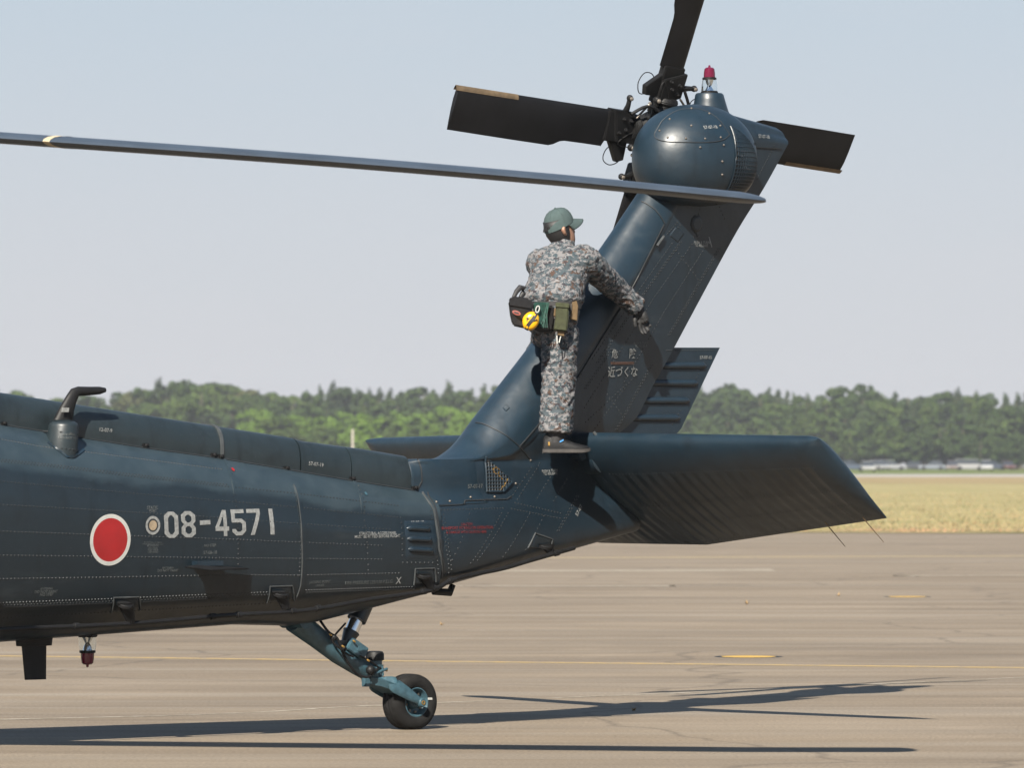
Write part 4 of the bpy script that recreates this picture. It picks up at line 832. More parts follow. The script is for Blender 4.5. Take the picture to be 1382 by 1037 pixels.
for s_, p, q, mt in (
 ('STATIC', (-2.345, 0.412, 1.4), (-2.26, 0.407, 1.4), 'dimmark'), ('PORT', (-2.329, 0.412, 1.383), (-2.272, 0.409, 1.382), 'dimmark'), ('NO STEP', (-1.904, 0.388, 1.171), (-1.812, 0.385, 1.172), 'dimmark'), ('57-08-18', (-1.907, 0.385, 1.126), (-1.804, 0.381, 1.127), 'dimmark'),
 ('ANTENNA', (-2.218, 0.388, 1.042), (-2.127, 0.384, 1.042), 'dimmark'), ('DO NOT PAINT', (-2.25, 0.386, 1.025), (-2.091, 0.38, 1.024), 'dimmark'), ('ANTENNA', (-3.114, 0.404, 0.931), (-3.021, 0.4, 0.932), 'dimmark'), ('DO NOT PAINT', (-3.154, 0.401, 0.912), (-2.984, 0.394, 0.912), 'dimmark'), ('NO STEP', (-3.112, 0.394, 0.894), (-3.014, 0.39, 0.895), 'dimmark'),
 ('ANTENNA', (-2.908, 0.339, 1.838), (-2.827, 0.354, 1.838), 'dimmark'), ('DO NOT PAINT', (-2.927, 0.321, 1.818), (-2.79, 0.331, 1.816), 'dimmark'), ('12-07-9', (-2.532, 0.182, 1.866), (-2.44, 0.182, 1.857), 'greymark'), ('57-07-19', (-0.949, 0.182, 1.662), (-0.834, 0.182, 1.65), 'greymark'),
 ('STRUCTURAL ACCESS PANEL', (-0.676, 0.339, 1.232), (-0.368, 0.324, 1.233), 'greymark'), ('MUST BE FITTED BEFORE FLIGHT', (-0.714, 0.34, 1.211), (-0.339, 0.324, 1.214), 'greymark'), ('57-08-18', (-0.24, 0.308, 1.291), (-0.131, 0.301, 1.295), 'greymark'),
 ('JACKING POINT', (-1.049, 0.318, 0.937), (-0.878, 0.312, 0.941), 'dimmark'), ('UNDER', (-0.997, 0.31, 0.918), (-0.926, 0.308, 0.919), 'dimmark'), ('TIRE PRESSURE 135/130 P.S.I.G.', (-0.766, 0.304, 0.926), (-0.37, 0.29, 0.931), 'dimmark'), ('X', (-0.347, 0.287, 0.924), (-0.302, 0.285, 0.926), 'greymark'),
 ('CAUTION', (0.181, 0.285, 1.282), (0.276, 0.279, 1.284), 'redmark'), ('TRANSPORT FITTING ON OPERATION', (0.008, 0.298, 1.257), (0.459, 0.263, 1.26), 'redmark'), ('& DAMAGE WITH CAUTION HERE', (0.053, 0.295, 1.233), (0.397, 0.272, 1.234), 'redmark'),
 ('57-07-17', (0.287, 0.222, 1.514), (0.418, 0.21, 1.516), 'dimmark'), ('PUSH & TURN', (0.94, 0.172, 1.613), (1.079, 0.161, 1.62), 'greymark'), ('TO RELEASE', (0.952, 0.173, 1.594), (1.077, 0.164, 1.6), 'greymark'), ('PUSH & TURN', (2.291, 0.111, 3.105), (2.446, 0.091, 3.11), 'greymark'), ('TO RELEASE', (2.3, 0.108, 3.086), (2.433, 0.091, 3.089), 'greymark'), ('\\', (2.448, 0.089, 3.085), (2.477, 0.085, 3.091), 'greymark'),
 ('PUSH & TURN', (1.76, 0.122, 2.44), (1.898, 0.104, 2.447), 'dimmark'), ('TO RELEASE', (1.777, 0.119, 2.421), (1.892, 0.103, 2.428), 'dimmark'), ('57-07-15', (2.429, 0.016, 2.356), (2.533, 0.016, 2.357), 'greymark'), ('57-07-18', (2.114, 0.409, 3.832), (2.217, 0.424, 3.84), 'greymark'), ('57-07-18', (2.874, 0.097, 3.819), (2.989, 0.08, 3.817), 'greymark'),
 ('57-07', (1.225, 0.187, 1.329), (1.275, 0.18, 1.395), 'greymark'),
 ('\u5371', (1.548, 0.142, 2.355), (1.608, 0.135, 2.355), 'kanji'), ('\u967a', (1.716, 0.121, 2.357), (1.779, 0.113, 2.358), 'kanji'), ('\u8fd1\u3065\u304f\u306a', (1.519, 0.137, 2.232), (1.809, 0.096, 2.238), 'kanji')):
    text(s_, p, q, M[mt], sub=2 if s_[0] > '\u3000' else 0, off=.006 if s_[0] > '\u3000' or s_ == '57-07-18' else .003)
for i, (s_, x0, x1) in enumerate((('DO NOT PLUG OR DEFORM', 194, 218), ('HOLES INDICATED AREA MUST', 192, 220), ('BE SMOOTH', 198, 213), ('AND CLEAN', 200, 212), ('KEEP', 201, 210), ('CLEAR OF', 199, 212), ('PAINT', 200, 211))): pass
blk = [(-2.366, 0.41, 1.2), (-2.23, 0.404, 1.196), (-2.376, 0.41, 1.189), (-2.218, 0.403, 1.184), (-2.342, 0.407, 1.177), (-2.257, 0.404, 1.174), (-2.33, 0.406, 1.165), (-2.262, 0.403, 1.163), (-2.335, 0.405, 1.153), (-2.256, 0.402, 1.15), (-2.334, 0.404, 1.14), (-2.255, 0.401, 1.138)]
for i, s_ in enumerate(('DO NOT PLUG OR DEFORM', 'HOLES INDICATED AREA MUST', 'BE SMOOTH', 'AND CLEAN', 'KEEP AREA', 'UNPAINTED')): text(s_, blk[2*i], blk[2*i+1], M['dimmark'], bold=False)
raised('brown_bar', ((1.52, 0.144, 2.325), (1.807, 0.106, 2.331), (1.802, 0.105, 2.309), (1.528, 0.141, 2.303)), .003, M['brownmark'], H, 6)
for px, mt in (((-1.594, 0.266, 1.633), 'red'), ((-0.57, 0.272, 1.483), 'gear')): disc('paint_dab', px, .0005, .011, .005, M[mt], H, 12, 1)

# ------------------------------------------------------------------ person standing astride the fin
def camo():
    m = NT('digital_camouflage_cloth', .9, 0, .2)
    tc = m.n('TexCoord'); sn = m.n('VectorMath', operation='SNAP'); sn.inputs[1].default_value = (0.004655, 0.004665, 0.005071); m.l(tc.outputs['Object'], sn.inputs[0])
    def blob(off, sc, lo):
        mp = m.n('Mapping'); mp.inputs['Location'].default_value = off; mp.inputs['Scale'].default_value = (1, 1, 1.5); m.l(sn.outputs[0], mp.inputs[0])
        return m.ramp(m.noise(sc, 2.2, .6, mp.outputs[0]), [(lo, g3(0)), (lo+.004, g3(1))], 'CONSTANT')
    c = m.mix(blob((0, 0, 0), 23, .50), (0.1215, 0.1181, 0.1212), (0.04758, 0.05856, 0.06647))
    c = m.mix(blob((4, 1, 2), 26, .56), c, (0.03363, 0.04665, 0.05352))
    c = m.mix(blob((1, 7, 3), 19, .60), c, (0.05173, 0.03369, 0.02647))
    c = m.mix(blob((9, 3, 8), 31, .59), c, (0.02585, 0.02332, 0.02816))
    c = m.mix(blob((3, 9, 5), 31, .60), c, (0.1397, 0.1358, 0.138))
    m.color(c); w_ = m.noise(24, 4, .6, m.co((1, 1, 1.8)), 1.2); m.bump(w_, .3, .015); return m.m
M['camo'] = camo()
M['skin'] = simple('skin', (0.2172, 0.1191, 0.07886), .5, 0, .08, 20)
M['hair'] = simple('black_hair', (0.004655, 0.004146, 0.004506), .6, 0, .3, 90)
M['cap'] = simple('grey_green_cap_cloth', (0.03206, 0.05182, 0.05182), .9, 0, .12, 30)
M['glove'] = simple('black_glove', (.008, .008, .0085), .7, 0, .4, 30)
M['nylon'] = simple('black_nylon', (0.01035, 0.009848, 0.0107), .65, 0, .35, 40)
M['olive'] = simple('olive_canvas', (0.04913, 0.05442, 0.02535), .9, 0, .25, 40)
M['tan'] = simple('tan_webbing', (0.1345, 0.08807, 0.04224), .9, 0, .2, 40)
M['green'] = simple('green_netting', (0.006207, 0.03887, 0.02816), .8, 0, .5, 60)
M['sole'] = simple('grey_brown_sole', (0.02917, 0.02598, 0.02382), .8, 0, .3, 30)
M['shoe'] = simple('black_leather', (.006, .006, .0065), .6, 0, .4, 30, .2)
foot = Vector((0.894, 0.4, 1.735))
def pw(p): return fix(Vector(p)-foot)
c40, s40 = math.cos(R(40)), math.sin(R(40)); fl = fix(foot)
pl0 = Vector((-.642+fl.x*c40-fl.y*s40, 35+fl.x*s40+fl.y*c40, fl.z))
fd = Vector((math.cos(R(20)), -math.sin(R(20)), 0)); rd = Vector((math.sin(R(20)), math.cos(R(20)), 0)); UP = Vector((0, 0, 1))
def limb(b, pts, rad, n=14, flat=1.0):                      # rounded tube through (u,v,w) points, closed with domes
    P = cr([(*p, r) for p, r in zip(pts, rad)], 6); rows = []; up = None
    for i, p in enumerate(P):
        a = Vector(P[max(i-1, 0)][:3]); c_ = Vector(P[min(i+1, len(P)-1)][:3]); d = (c_-a).normalized()
        s_ = d.cross(fd); s_ = s_.normalized() if s_.length > .2 else d.cross(rd).normalized(); t_ = d.cross(s_).normalized()
        rows.append([pw(Vector(p[:3])+s_*(p[3]*math.cos(2*math.pi*j/n))+t_*(p[3]*flat*math.sin(2*math.pi*j/n))) for j in range(n)])
    b.grid(rows, True, cap=True)
def trunk(b, secs, n=28):                                   # (centre, half width, half depth, tilt of depth axis)
    S = cr([(*c_, a, d, t) for c_, a, d, t in secs], 5)
    b.grid([[pw(Vector(q[:3])+rd*(q[3]*math.copysign(abs(math.cos(x))**.85, math.cos(x)))+(fd*math.cos(q[5])-UP*math.sin(q[5]))*(q[4]*math.copysign(abs(math.sin(x))**.85, math.sin(x)))) for x in [2*math.pi*j/n for j in range(n)]] for q in S], True, cap=True)
def fuse(b, name, mat, voxel, wrinkle=0, parent=None, freq=14, smooth_it=3):
    o = b.build('tmp', mat, None, 0, weld=False); m_ = o.modifiers.new('r', 'REMESH'); m_.mode = 'VOXEL'; m_.voxel_size = voxel
    s_ = o.modifiers.new('s', 'SMOOTH'); s_.iterations = smooth_it; s_.factor = .5
    bpy.context.view_layer.update(); dg = bpy.context.evaluated_depsgraph_get(); me = bpy.data.meshes.new_from_object(o.evaluated_get(dg)); bpy.data.objects.remove(o)
    me.name = name
    if wrinkle:
        ns = [v.normal.copy() for v in me.vertices]
        for v, n in zip(me.vertices, ns):
            p = v.co; q = Vector((p.x*freq, p.y*freq, p.z*freq*1.9+2.2*noise.noise(p*6)))
            h_ = 1-abs(noise.noise(q))*2; h2 = noise.noise(q*2.3+Vector((5, 1, 2)))
            v.co += n*(wrinkle*(h_*.8+h2*.5-.3))
    for p in me.polygons: p.use_smooth = True
    me.materials.clear(); me.materials.append(mat); o = bpy.data.objects.new(name, me); C.objects.link(o); o.parent = parent; return o
# joints
PEL = Vector((0.886, 0.33, 2.613)); BEL = Vector((0.902, 0.325, 2.684)); MID = Vector((0.973, 0.285, 2.827)); CHE = Vector((1.04, 0.25, 2.962)); NB = Vector((1.074, 0.225, 3.057)); NT_ = Vector((1.07, 0.215, 3.114)); HD = Vector((1.058, 0.215, 3.161))
RS = Vector((1.119, 0.39, 2.969)); RE = Vector((1.479, 0.27, 2.8)); RW = Vector((1.669, 0.27, 2.666)); RH = Vector((1.721, 0.29, 2.528))
LS = CHE-rd*.165-UP*.02; LEb = LS+fd*.24-UP*.10-rd*.02; LW = Vector((1.52, -.22, 2.78)); LH = LW+Vector((.10, 0, -.08))
RHip = Vector((0.934, 0.36, 2.543)); RK = Vector((0.918, 0.365, 2.191)); RA = Vector((0.884, 0.375, 1.862))
LHip = Vector((0.924, 0.22, 2.545)); LK1 = Vector((1.13, -.04, 2.44)); LK = Vector((1.25, -.33, 2.22)); LA = Vector((1.15, -.36, 1.86))
hf = Vector((0.7068, 0.152, 0.1976)).normalized(); hr = Vector((-.2, .97, 0)); hr = (hr-hf*hr.dot(hf)).normalized(); hu = hr.cross(hf).normalized(); hu = hu if hu.z > 0 else -hu
def hp_(x, y, z): return HD+hr*x+hf*y+hu*z
def head_shape(b):
    n = 24; rows = []
    for (z, rx, yf, yb) in ((-.125, .03, .055, -.0), (-.112, .045, .075, -.03), (-.085, .058, .086, -.055), (-.05, .066, .090, -.075), (-.01, .072, .090, -.088), (.03, .075, .088, -.095), (.06, .074, .082, -.094), (.09, .064, .066, -.08), (.112, .044, .042, -.055), (.122, .015, .015, -.02)):
        rows.append([pw(hp_(rx*math.cos(x), (yf if math.sin(x) > 0 else -yb)*math.sin(x), z)) for x in [2*math.pi*j/n for j in range(n)]])
    b.grid(rows, True, cap=True)
    limb(b, [NB-UP*.03, NT_, HD-UP*.05], [.062, .056, .06], 12)
    b.add([pw(hp_(-.014, .088, -.045)), pw(hp_(.014, .088, -.045)), pw(hp_(0, .112, -.04)), pw(hp_(0, .092, .005)), pw(hp_(0, .085, -.055))], [(0, 1, 2), (0, 2, 3), (1, 3, 2), (0, 3, 1), (0, 1, 4), (0, 4, 2), (1, 2, 4)])
    for sg in (-1, 1):
        limb(b, [hp_(sg*.076, -.008, .018), hp_(sg*.084, -.022, .005), hp_(sg*.082, -.018, -.02), hp_(sg*.074, -.006, -.036)], [.011, .014, .012, .008], 8)
def hand_shape(b, wr, tip, side, k=1.0):
    d = (tip-wr).normalized(); s_ = side.normalized(); n = d.cross(s_).normalized(); pc = wr+d*.055
    limb(b, [wr-d*.03, wr, wr+d*.05, wr+d*.095], [.029*k, .03*k, .038*k, .034*k], 12, .62)
    for i, (off, L) in enumerate(((-.03, .068), (-.01, .078), (.011, .074), (.03, .058))):
        q = wr+d*.09+s_*off; limb(b, [q-d*.03, q, q+d*L*.5+s_*off*.15+n*.004, q+d*L+s_*off*.3-n*.012], [.010*k, .0098*k, .009*k, .007*k], 8)
    q = wr+d*.025-s_*.03; limb(b, [q, q-s_*.028+d*.028, q-s_*.036+d*.062], [.013*k, .0115*k, .009*k], 8)
# body (one mesh)
b = MB(); head_shape(b)
trunk(b, [(PEL-UP*.10, .13, .10, 0), (PEL, .165, .115, .1), (BEL, .15, .105, .3), (MID, .165, .11, .55), (CHE, .185, .115, .5), (CHE+(NB-CHE)*.6, .15, .085, .4), (NB, .06, .055, .3)])
limb(b, [CHE+rd*.1, RS, RE, RW], [.06, .055, .045, .032]); limb(b, [CHE-rd*.1, LS, LEb, LW], [.06, .055, .045, .032])
hand_shape(b, RW, RH, (Vector((0.608, 0.076, 0.418)))); hand_shape(b, LW, LH, Vector((.6, -.1, .7)))
limb(b, [RHip, RK, RA], [.085, .06, .045]); limb(b, [LHip, LK1, LK, LA], [.08, .075, .058, .045])
per = fuse(b, 'person', M['skin'], .0075, 0, None, smooth_it=2); per.location = pl0; per.rotation_euler = (0, 0, R(40))
tag(per, 'person in grey digital camouflage and green cap standing against the tail fin, seen from behind', 'person')
# clothes
b = MB()
trunk(b, [(BEL-UP*.015, .175, .13, .2), (BEL+UP*.02, .195, .15, .25), (BEL+(MID-BEL)*.45, .195, .15, .4), (MID, .185, .145, .55), (CHE-UP*.02, .20, .145, .5), (CHE+(NB-CHE)*.4, .155, .112, .42), (CHE+(NB-CHE)*.75, .105, .082, .35), (NB+UP*.012, .07, .066, .3)])
limb(b, [CHE+rd*.10+UP*.0, RS-UP*.005, RS.lerp(RE, .5)-UP*.012, RE-UP*.005, RE.lerp(RW, .6), RW-(RW-RE)*.06], [.09, .092, .086, .076, .068, .070], 18)
limb(b, [CHE-rd*.10, LS, LEb, LW], [.09, .085, .07, .055], 18)
jk = fuse(b, 'jacket', M['camo'], .0095, .011, per, 13)
b = MB(); trunk(b, [(NB-UP*.012, .078, .072, .3), (NB+UP*.02, .075, .07, .25), (NB+UP*.035, .07, .066, .2)]); fuse(b, 'collar', M['camo'], .007, .004, per)
b = MB()
trunk(b, [(PEL-UP*.11, .125, .11, 0), (PEL-UP*.05, .165, .13, .05), (PEL, .178, .132, .1), (BEL, .172, .128, .2)])
limb(b, [RHip-UP*.01+rd*.0, RHip.lerp(RK, .4), RK, RK.lerp(RA, .5), RA], [.118, .116, .108, .107, .106], 18)
limb(b, [LHip, LK1, LK, LA], [.085, .08, .08, .08], 16)
fuse(b, 'trousers', M['camo'], .0095, .012, per, 12)
b = MB(); limb(b, [RW-(RW-RE)*.10, RW, RW.lerp(RH, .25)], [.046, .044, .04], 14, .8); hand_shape(b, RW, RH, Vector((0.608, 0.076, 0.418)), 1.3); fuse(b, 'glove', M['glove'], .0055, .003, per, 30, 1)
b = MB(); limb(b, [LW-(LW-LEb)*.1, LW, LW.lerp(LH, .25)], [.046, .044, .04], 14, .8); hand_shape(b, LW, LH, Vector((.6, -.1, .7)), 1.18); fuse(b, 'glove', M['glove'], .0055, .003, per, 30, 1)
# hair, cap
b = MB(); n = 30; rows = []
for z, k in ((-.092, .93), (-.06, 1.05), (-.02, 1.08), (.03, 1.07), (.07, 1.05)):
    rows.append([pw(hp_(k*lerp(.060, .076, min(1, (z+.1)/.09))*math.cos(x), k*lerp(.062, .097, min(1, (z+.1)/.09))*math.sin(x)+.0, z)) for x in [math.pi*.93+math.pi*1.14*j/n for j in range(n+1)]])
b.grid(rows); hair = b.build('hair', M['hair'], per, 60); hair.modifiers.new('t', 'SOLIDIFY').thickness = .006
b = MB(); n = 36; rows = []
for i in range(13):
    t = i/12; z = -.012+.118*math.sin(t*math.pi/2)*1.0; k = math.cos(t*math.pi/2)**.72
    rows.append([pw(hp_(.088*k*math.cos(x), (.104 if math.sin(x) < 0 else .098)*k*math.sin(x), z+.022*math.sin(x)*(1-t)*.9+.03)) for x in [2*math.pi*j/n for j in range(n)]])
b.grid(rows, True); cp = b.build('cap', M['cap'], per, 60)
b = MB(); rows = []
for i in range(7):
    t = i/6; rows.append([pw(hp_(.086*math.cos(x)*(1-.10*t), .092*math.sin(x)*.98+.085*t*(math.sin(x)**.8), .052+.0*t-.024*t-.018*t*abs(math.cos(x))-.028*abs(math.cos(x))**2*1.2)) for x in [R(18)+R(144)*j/20 for j in range(21)]])
b.grid(rows); br_ = b.build('brim', M['cap'], cp, 60); br_.modifiers.new('t', 'SOLIDIFY').thickness = .005
b = MB(); b.ball(pw(hp_(0, 0, .137)), .009, 8, 5); b.build('cap_button', M['cap'], cp)
b = MB()
for a0_ in (0, 60, 120):
    q = []
    for i in range(13):
        t = i/12*2-1; tt_ = 1-abs(t); sg = 1 if t > 0 else -1; x = R(a0_)+(0 if sg > 0 else math.pi); z = -.012+.118*math.sin(tt_*math.pi/2); k = math.cos(tt_*math.pi/2)**.72
        q.append(pw(hp_(.0895*k*math.cos(x), (.1055 if math.sin(x) < 0 else .0995)*k*math.sin(x), z+.022*math.sin(x)*(1-tt_)*.9+.031)))
    b.tube(q, .0022, 5)
b.build('cap_seam', M['cap'], cp, 0)
b = MB(); ac = [pw(hp_(.034*math.cos(x), -.1065+.006*math.sin(x), .008+.034*math.sin(x))) for x in [math.pi*j/14 for j in range(15)]]
b.add(ac+[pw(hp_(0, -.111, .016))], [(i, i+1, 15) for i in range(14)]); b.build('strap_opening', M['hair'], cp, 0)
# shoe
def shoe(ank, d, name='shoe'):
    d = Vector((d.x, d.y, 0)).normalized(); s_ = Vector((-d.y, d.x, 0)); base = ank.copy(); rows = []
    pr = [(-.085, .034, .09, .0), (-.075, .038, .115, 0), (-.03, .041, .125, 0), (.02, .042, .118, 0), (.06, .044, .088, 0), (.11, .048, .068, 0), (.155, .047, .056, 0), (.19, .036, .045, .004), (.207, .018, .03, .010)]
    b = MB(); b2 = MB(); r2 = []
    for x, wd, hh, lift in pr:
        rows.append([pw(base+d*x+s_*(wd*y)+UP*(.022+lift+(hh-.022)*z)) for y, z in ((-1, 0), (-1.02, .25), (-.9, .6), (-.6, .92), (0, 1), (.6, .92), (.9, .6), (1.02, .25), (1, 0))])
        r2.append([pw(base+d*(x*1.04)+s_*(wd*1.1*y)+UP*(lift+z)) for y, z in ((-1, .002), (-1, .026), (1, .026), (1, .002))])
    b.grid(rows, True, cap=True); o = b.build(name, M['shoe'], per, 50)
    b2.grid(r2, True, cap=True); b2.build('sole', M['sole'], o, 40, .003)
    b = MB(); b.tube([pw(base+d*(.03+.03*i)+s_*(.03)*(1 if i % 2 else -1)+UP*(.122-.024*i)) for i in range(4)], .003, 5); b.build('laces', M['nylon'], o)
    b = MB(); q = base-d*.05+s_*.0435+UP*.06; b.box(pw(q), fix(d*.006), fix(s_*.002), fix(UP*.012)); q = base+d*.03+s_*.043+UP*.078; b.build('shoe_tab', M['brass'], o, 0)
    b = MB(); b.box(pw(q), fix(d*.012+UP*.006), fix(s_*.002), fix(UP*.005)); b.build('shoe_stripe', simple('blue_tab', (0.038, 0.19, 0.418), .5), o, 0)
    return o
sb_ = Vector((0.878, 0.39, 1.735)); shoe(sb_, Vector((.80, .6, 0)))
shoe(Vector((LA.x+.02, LA.y, LA.z-.13)), Vector((1, .1, 0)))
b = MB(); limb(b, [RA+UP*.03, RA-UP*.06], [.062, .058], 14); b.build('sock', M['nylon'], per, 60)
# belt
b = MB(); n = 40
def waist(x, z, k=1.0): return BEL+UP*z+rd*(.187*k*math.cos(x))+fd*(.142*k*math.sin(x))
b.grid([[pw(waist(2*math.pi*j/n, z, k)) for j in range(n)] for z, k in ((-.034, .98), (-.034, 1.03), (.012, 1.03), (.012, .98))], True); b.build('belt', M['nylon'], per, 40)
# gear hung from the belt: things of their own
def gear(name, label, cat, group=None):
    e = bpy.data.objects.new(name, None); C.objects.link(e); e.location = pl0; e.rotation_euler = (0, 0, R(40)); e.empty_display_size = .05
    return tag(e, label, cat, group)
VX = Vector((c40, s40, 0)); VY = Vector((-s40, c40, 0))      # picture-plane right, and towards the photographer, in (u,v)
VN = Vector((-s40, c40, 0))
def slab(b, poly, v, dep, inset=.0, lean=0):                 # prism from an outline of (u,v,w) points, extruded towards the photographer's side
    n = len(poly); c_ = sum((Vector(p) for p in poly), Vector())/n
    fr = [pw(Vector(p).lerp(c_, inset)+VN*dep) for p in poly]; bk = [pw(Vector(p)-VN*dep*.4) for p in poly]
    b.add(fr+bk, [tuple(range(n)), tuple(range(2*n-1, n-1, -1))]+[(i, n+i, n+(i+1) % n, (i+1) % n) for i in range(n)])
gb_ = gear('tool_bag', 'black nylon tool bag with oval red badge hanging at the left hip of the person', 'bag')
b = MB(); slab(b, [(0.455, 0.42, 2.683), (0.485, 0.42, 2.712), (0.625, 0.42, 2.7), (0.65, 0.42, 2.668), (0.656, 0.42, 2.533), (0.577, 0.42, 2.532), (0.485, 0.42, 2.544), (0.467, 0.42, 2.604)], 0, .075, .05); b.build('bag_body', M['nylon'], gb_, 30, .012)
b = MB(); slab(b, [(0.452, 0.42, 2.688), (0.479, 0.42, 2.721), (0.632, 0.42, 2.71), (0.662, 0.42, 2.673), (0.656, 0.42, 2.631), (0.461, 0.42, 2.651)], 0, .086, .02); b.build('bag_flap', M['nylon'], gb_, 30, .012)
b = MB(); slab(b, [(0.479, 0.42, 2.577), (0.65, 0.42, 2.565), (0.644, 0.42, 2.519), (0.577, 0.42, 2.522), (0.492, 0.42, 2.535)], 0, .09, .04); b.build('front_pocket', M['nylon'], gb_, 30, .008)
bc = Vector((0.522, 0.42, 2.615))+VN*.094
b = MB(); b.grid([[pw(bc+VX*(.027*k*math.cos(x))+UP*(.0145*k*math.sin(x)-.007*k*math.cos(x))+VN*d) for x in [2*math.pi*j/24 for j in range(24)]] for k, d in ((1, -.004), (1, .006), (.5, .007), (.01, .007))], True); b.build('badge', simple('badge_red', (.16, .035, .025), .6), gb_, 30)
b = MB(); b.box(pw(bc+VN*.008), fix(VX*.014-UP*.004), fix(VN*.001), fix(UP*.0042)); b.build('badge_print', M['nylon'], gb_, 0)
b = MB(); b.tube([pw(Vector(p)+VN*.03) for p in ((0.492, 0.42, 2.702), (0.522, 0.42, 2.75), (0.552, 0.42, 2.776), (0.583, 0.42, 2.772), (0.577, 0.42, 2.741), (0.552, 0.42, 2.713))], [.012, .016, .019, .02, .019, .012], 10); b.build('handle', M['nylon'], gb_)
em = gear('ear_muffs', 'yellow ear muffs with black band hanging from the belt of the person', 'ear muffs')
ec = Vector((0.638, 0.42, 2.565))+VN*.115; exx = (VX*.86-UP*.5).normalized(); eyy = (VX*.5+UP*.86).normalized()
b = MB(); rows = []
for t in [i/8 for i in range(9)]:
    k = math.cos(t*math.pi/2)**.6; rows.append([pw(ec+exx*(.052*k*math.cos(x))+eyy*(.062*k*math.sin(x))+VN*(.034*math.sin(t*math.pi/2))) for x in [2*math.pi*j/26 for j in range(26)]])
b.grid(rows, True); b.build('ear_cup', M['yellow'], em, 60)
b = MB(); b.grid([[pw(ec+exx*(.049*k*math.cos(x))+eyy*(.059*k*math.sin(x))-VN*d) for x in [2*math.pi*j/26 for j in range(26)]] for k, d in ((1, 0), (1.06, .004), (1.06, .024), (.8, .03))], True, cap=True); b.build('ear_cushion', M['nylon'], em, 60)
b = MB(); b.grid([[pw(ec+exx*(x+.004+.004*math.sin(t*3))+eyy*(.063*t)+VN*(.0375*math.sqrt(max(0, 1-t*t*.96)))) for t in [i/10-1 for i in range(21)]] for x in (-.011, .011)]); o = b.build('head_band', M['nylon'], em, 0); o.modifiers.new('t', 'SOLIDIFY').thickness = .004
b = MB()
for x0, y0, x1, y1 in ((-.034, .0, -.014, .006), (-.026, .012, -.02, -.012), (.018, .004, .03, .03)): b.tube([pw(ec+exx*x0+eyy*y0+VN*.031), pw(ec+exx*x1+eyy*y1+VN*.035)], .0035, 5)
b.build('cup_print', M['nylon'], em, 0)
np_ = gear('net_pouch', 'dark green net pouch with white snap hook on the belt of the person', 'pouch')
b = MB(); slab(b, [(0.656, 0.42, 2.687), (0.778, 0.42, 2.691), (0.766, 0.42, 2.609), (0.742, 0.42, 2.52), (0.674, 0.42, 2.538)], 0, .07, .05); b.build('pouch_body', M['green'], np_, 30, .01)
b = MB(); cc = Vector((0.696, 0.42, 2.641))+VN*.085; q = [cc+VX*(.011*math.cos(x)+.004*math.sin(x))+UP*(.021*math.sin(x)) for x in [2*math.pi*j/14 for j in range(15)]]; b.tube([pw(p) for p in q], .004, 6); b.build('snap_hook', M['white'], np_)
b = MB()
for i in range(5): b.tube([pw(Vector(p)+VN*.078) for p in cr([tuple(Vector((0.766, 0.42, 2.684))+VX*.012*i*.4), tuple(Vector((0.76, 0.42, 2.614))+VX*(.01*math.sin(i*2))), tuple(Vector((0.711, 0.42, 2.524))+VX*.012*i)], 4)], .0035, 5)
b.build('cord', M['green'], np_)
bp_ = gear('black_pouch', 'plain black pouch between the green net pouch and olive pouch on the belt', 'pouch')
b = MB(); slab(b, [(0.742, 0.42, 2.665), (0.834, 0.42, 2.676), (0.846, 0.42, 2.587), (0.821, 0.42, 2.503), (0.711, 0.42, 2.492), (0.65, 0.42, 2.514), (0.748, 0.42, 2.586)], 0, .06, .06); b.build('pouch_body', M['nylon'], bp_, 30, .012)
VN_ = VN
op = gear('olive_pouch', 'olive canvas pouch with tan tab hanging at the right hip of the person', 'pouch')
b = MB(); slab(b, [(0.778, 0.5, 2.678), (0.888, 0.5, 2.675), (0.885, 0.5, 2.586), (0.87, 0.5, 2.497), (0.759, 0.5, 2.505), (0.772, 0.5, 2.585)], 0, .075, .06); b.build('pouch_body', M['olive'], op, 30, .008)
b = MB(); slab(b, [(0.775, 0.5, 2.685), (0.891, 0.5, 2.68), (0.888, 0.5, 2.647), (0.775, 0.5, 2.652)], 0, .082, .01); b.build('pouch_flap', M['olive'], op, 30, .005)
b = MB(); slab(b, [(0.79, 0.5, 2.506), (0.851, 0.5, 2.502), (0.848, 0.5, 2.471), (0.793, 0.5, 2.478)], 0, .05, .02); slab(b, [(0.766, 0.5, 2.65), (0.781, 0.5, 2.65), (0.775, 0.5, 2.594), (0.759, 0.5, 2.598)], 0, .06, .02); b.build('tan_tab', M['tan'], op, 30, .003)
b = MB()
for x in (751.5, 756): pass
b.tube([pw(Vector((0.787, 0.5, 2.477))+VN*.04), pw(Vector((0.79, 0.5, 2.426))+VN*.045)], .0045, 6); b.tube([pw(Vector((0.821, 0.5, 2.478))+VN*.04), pw(Vector((0.805, 0.5, 2.431))+VN*.045)], .004, 6); b.build('pen_clip', M['white'], op)
ts = gear('tan_strap', 'tan webbing strap beside the olive pouch on the belt', 'strap')
b = MB(); slab(b, [(0.913, 0.5, 2.694), (0.95, 0.5, 2.705), (0.965, 0.5, 2.663), (0.956, 0.5, 2.569), (0.895, 0.5, 2.582), (0.907, 0.5, 2.643)], 0, .02, .03); b.build('webbing', M['tan'], ts, 30, .004)
b = MB(); slab(b, [(0.901, 0.5, 2.68), (0.913, 0.5, 2.68), (0.91, 0.5, 2.634), (0.901, 0.5, 2.633)], 0, .03, .02); b.build('strap_clip', M['steel'], ts, 30, .002)

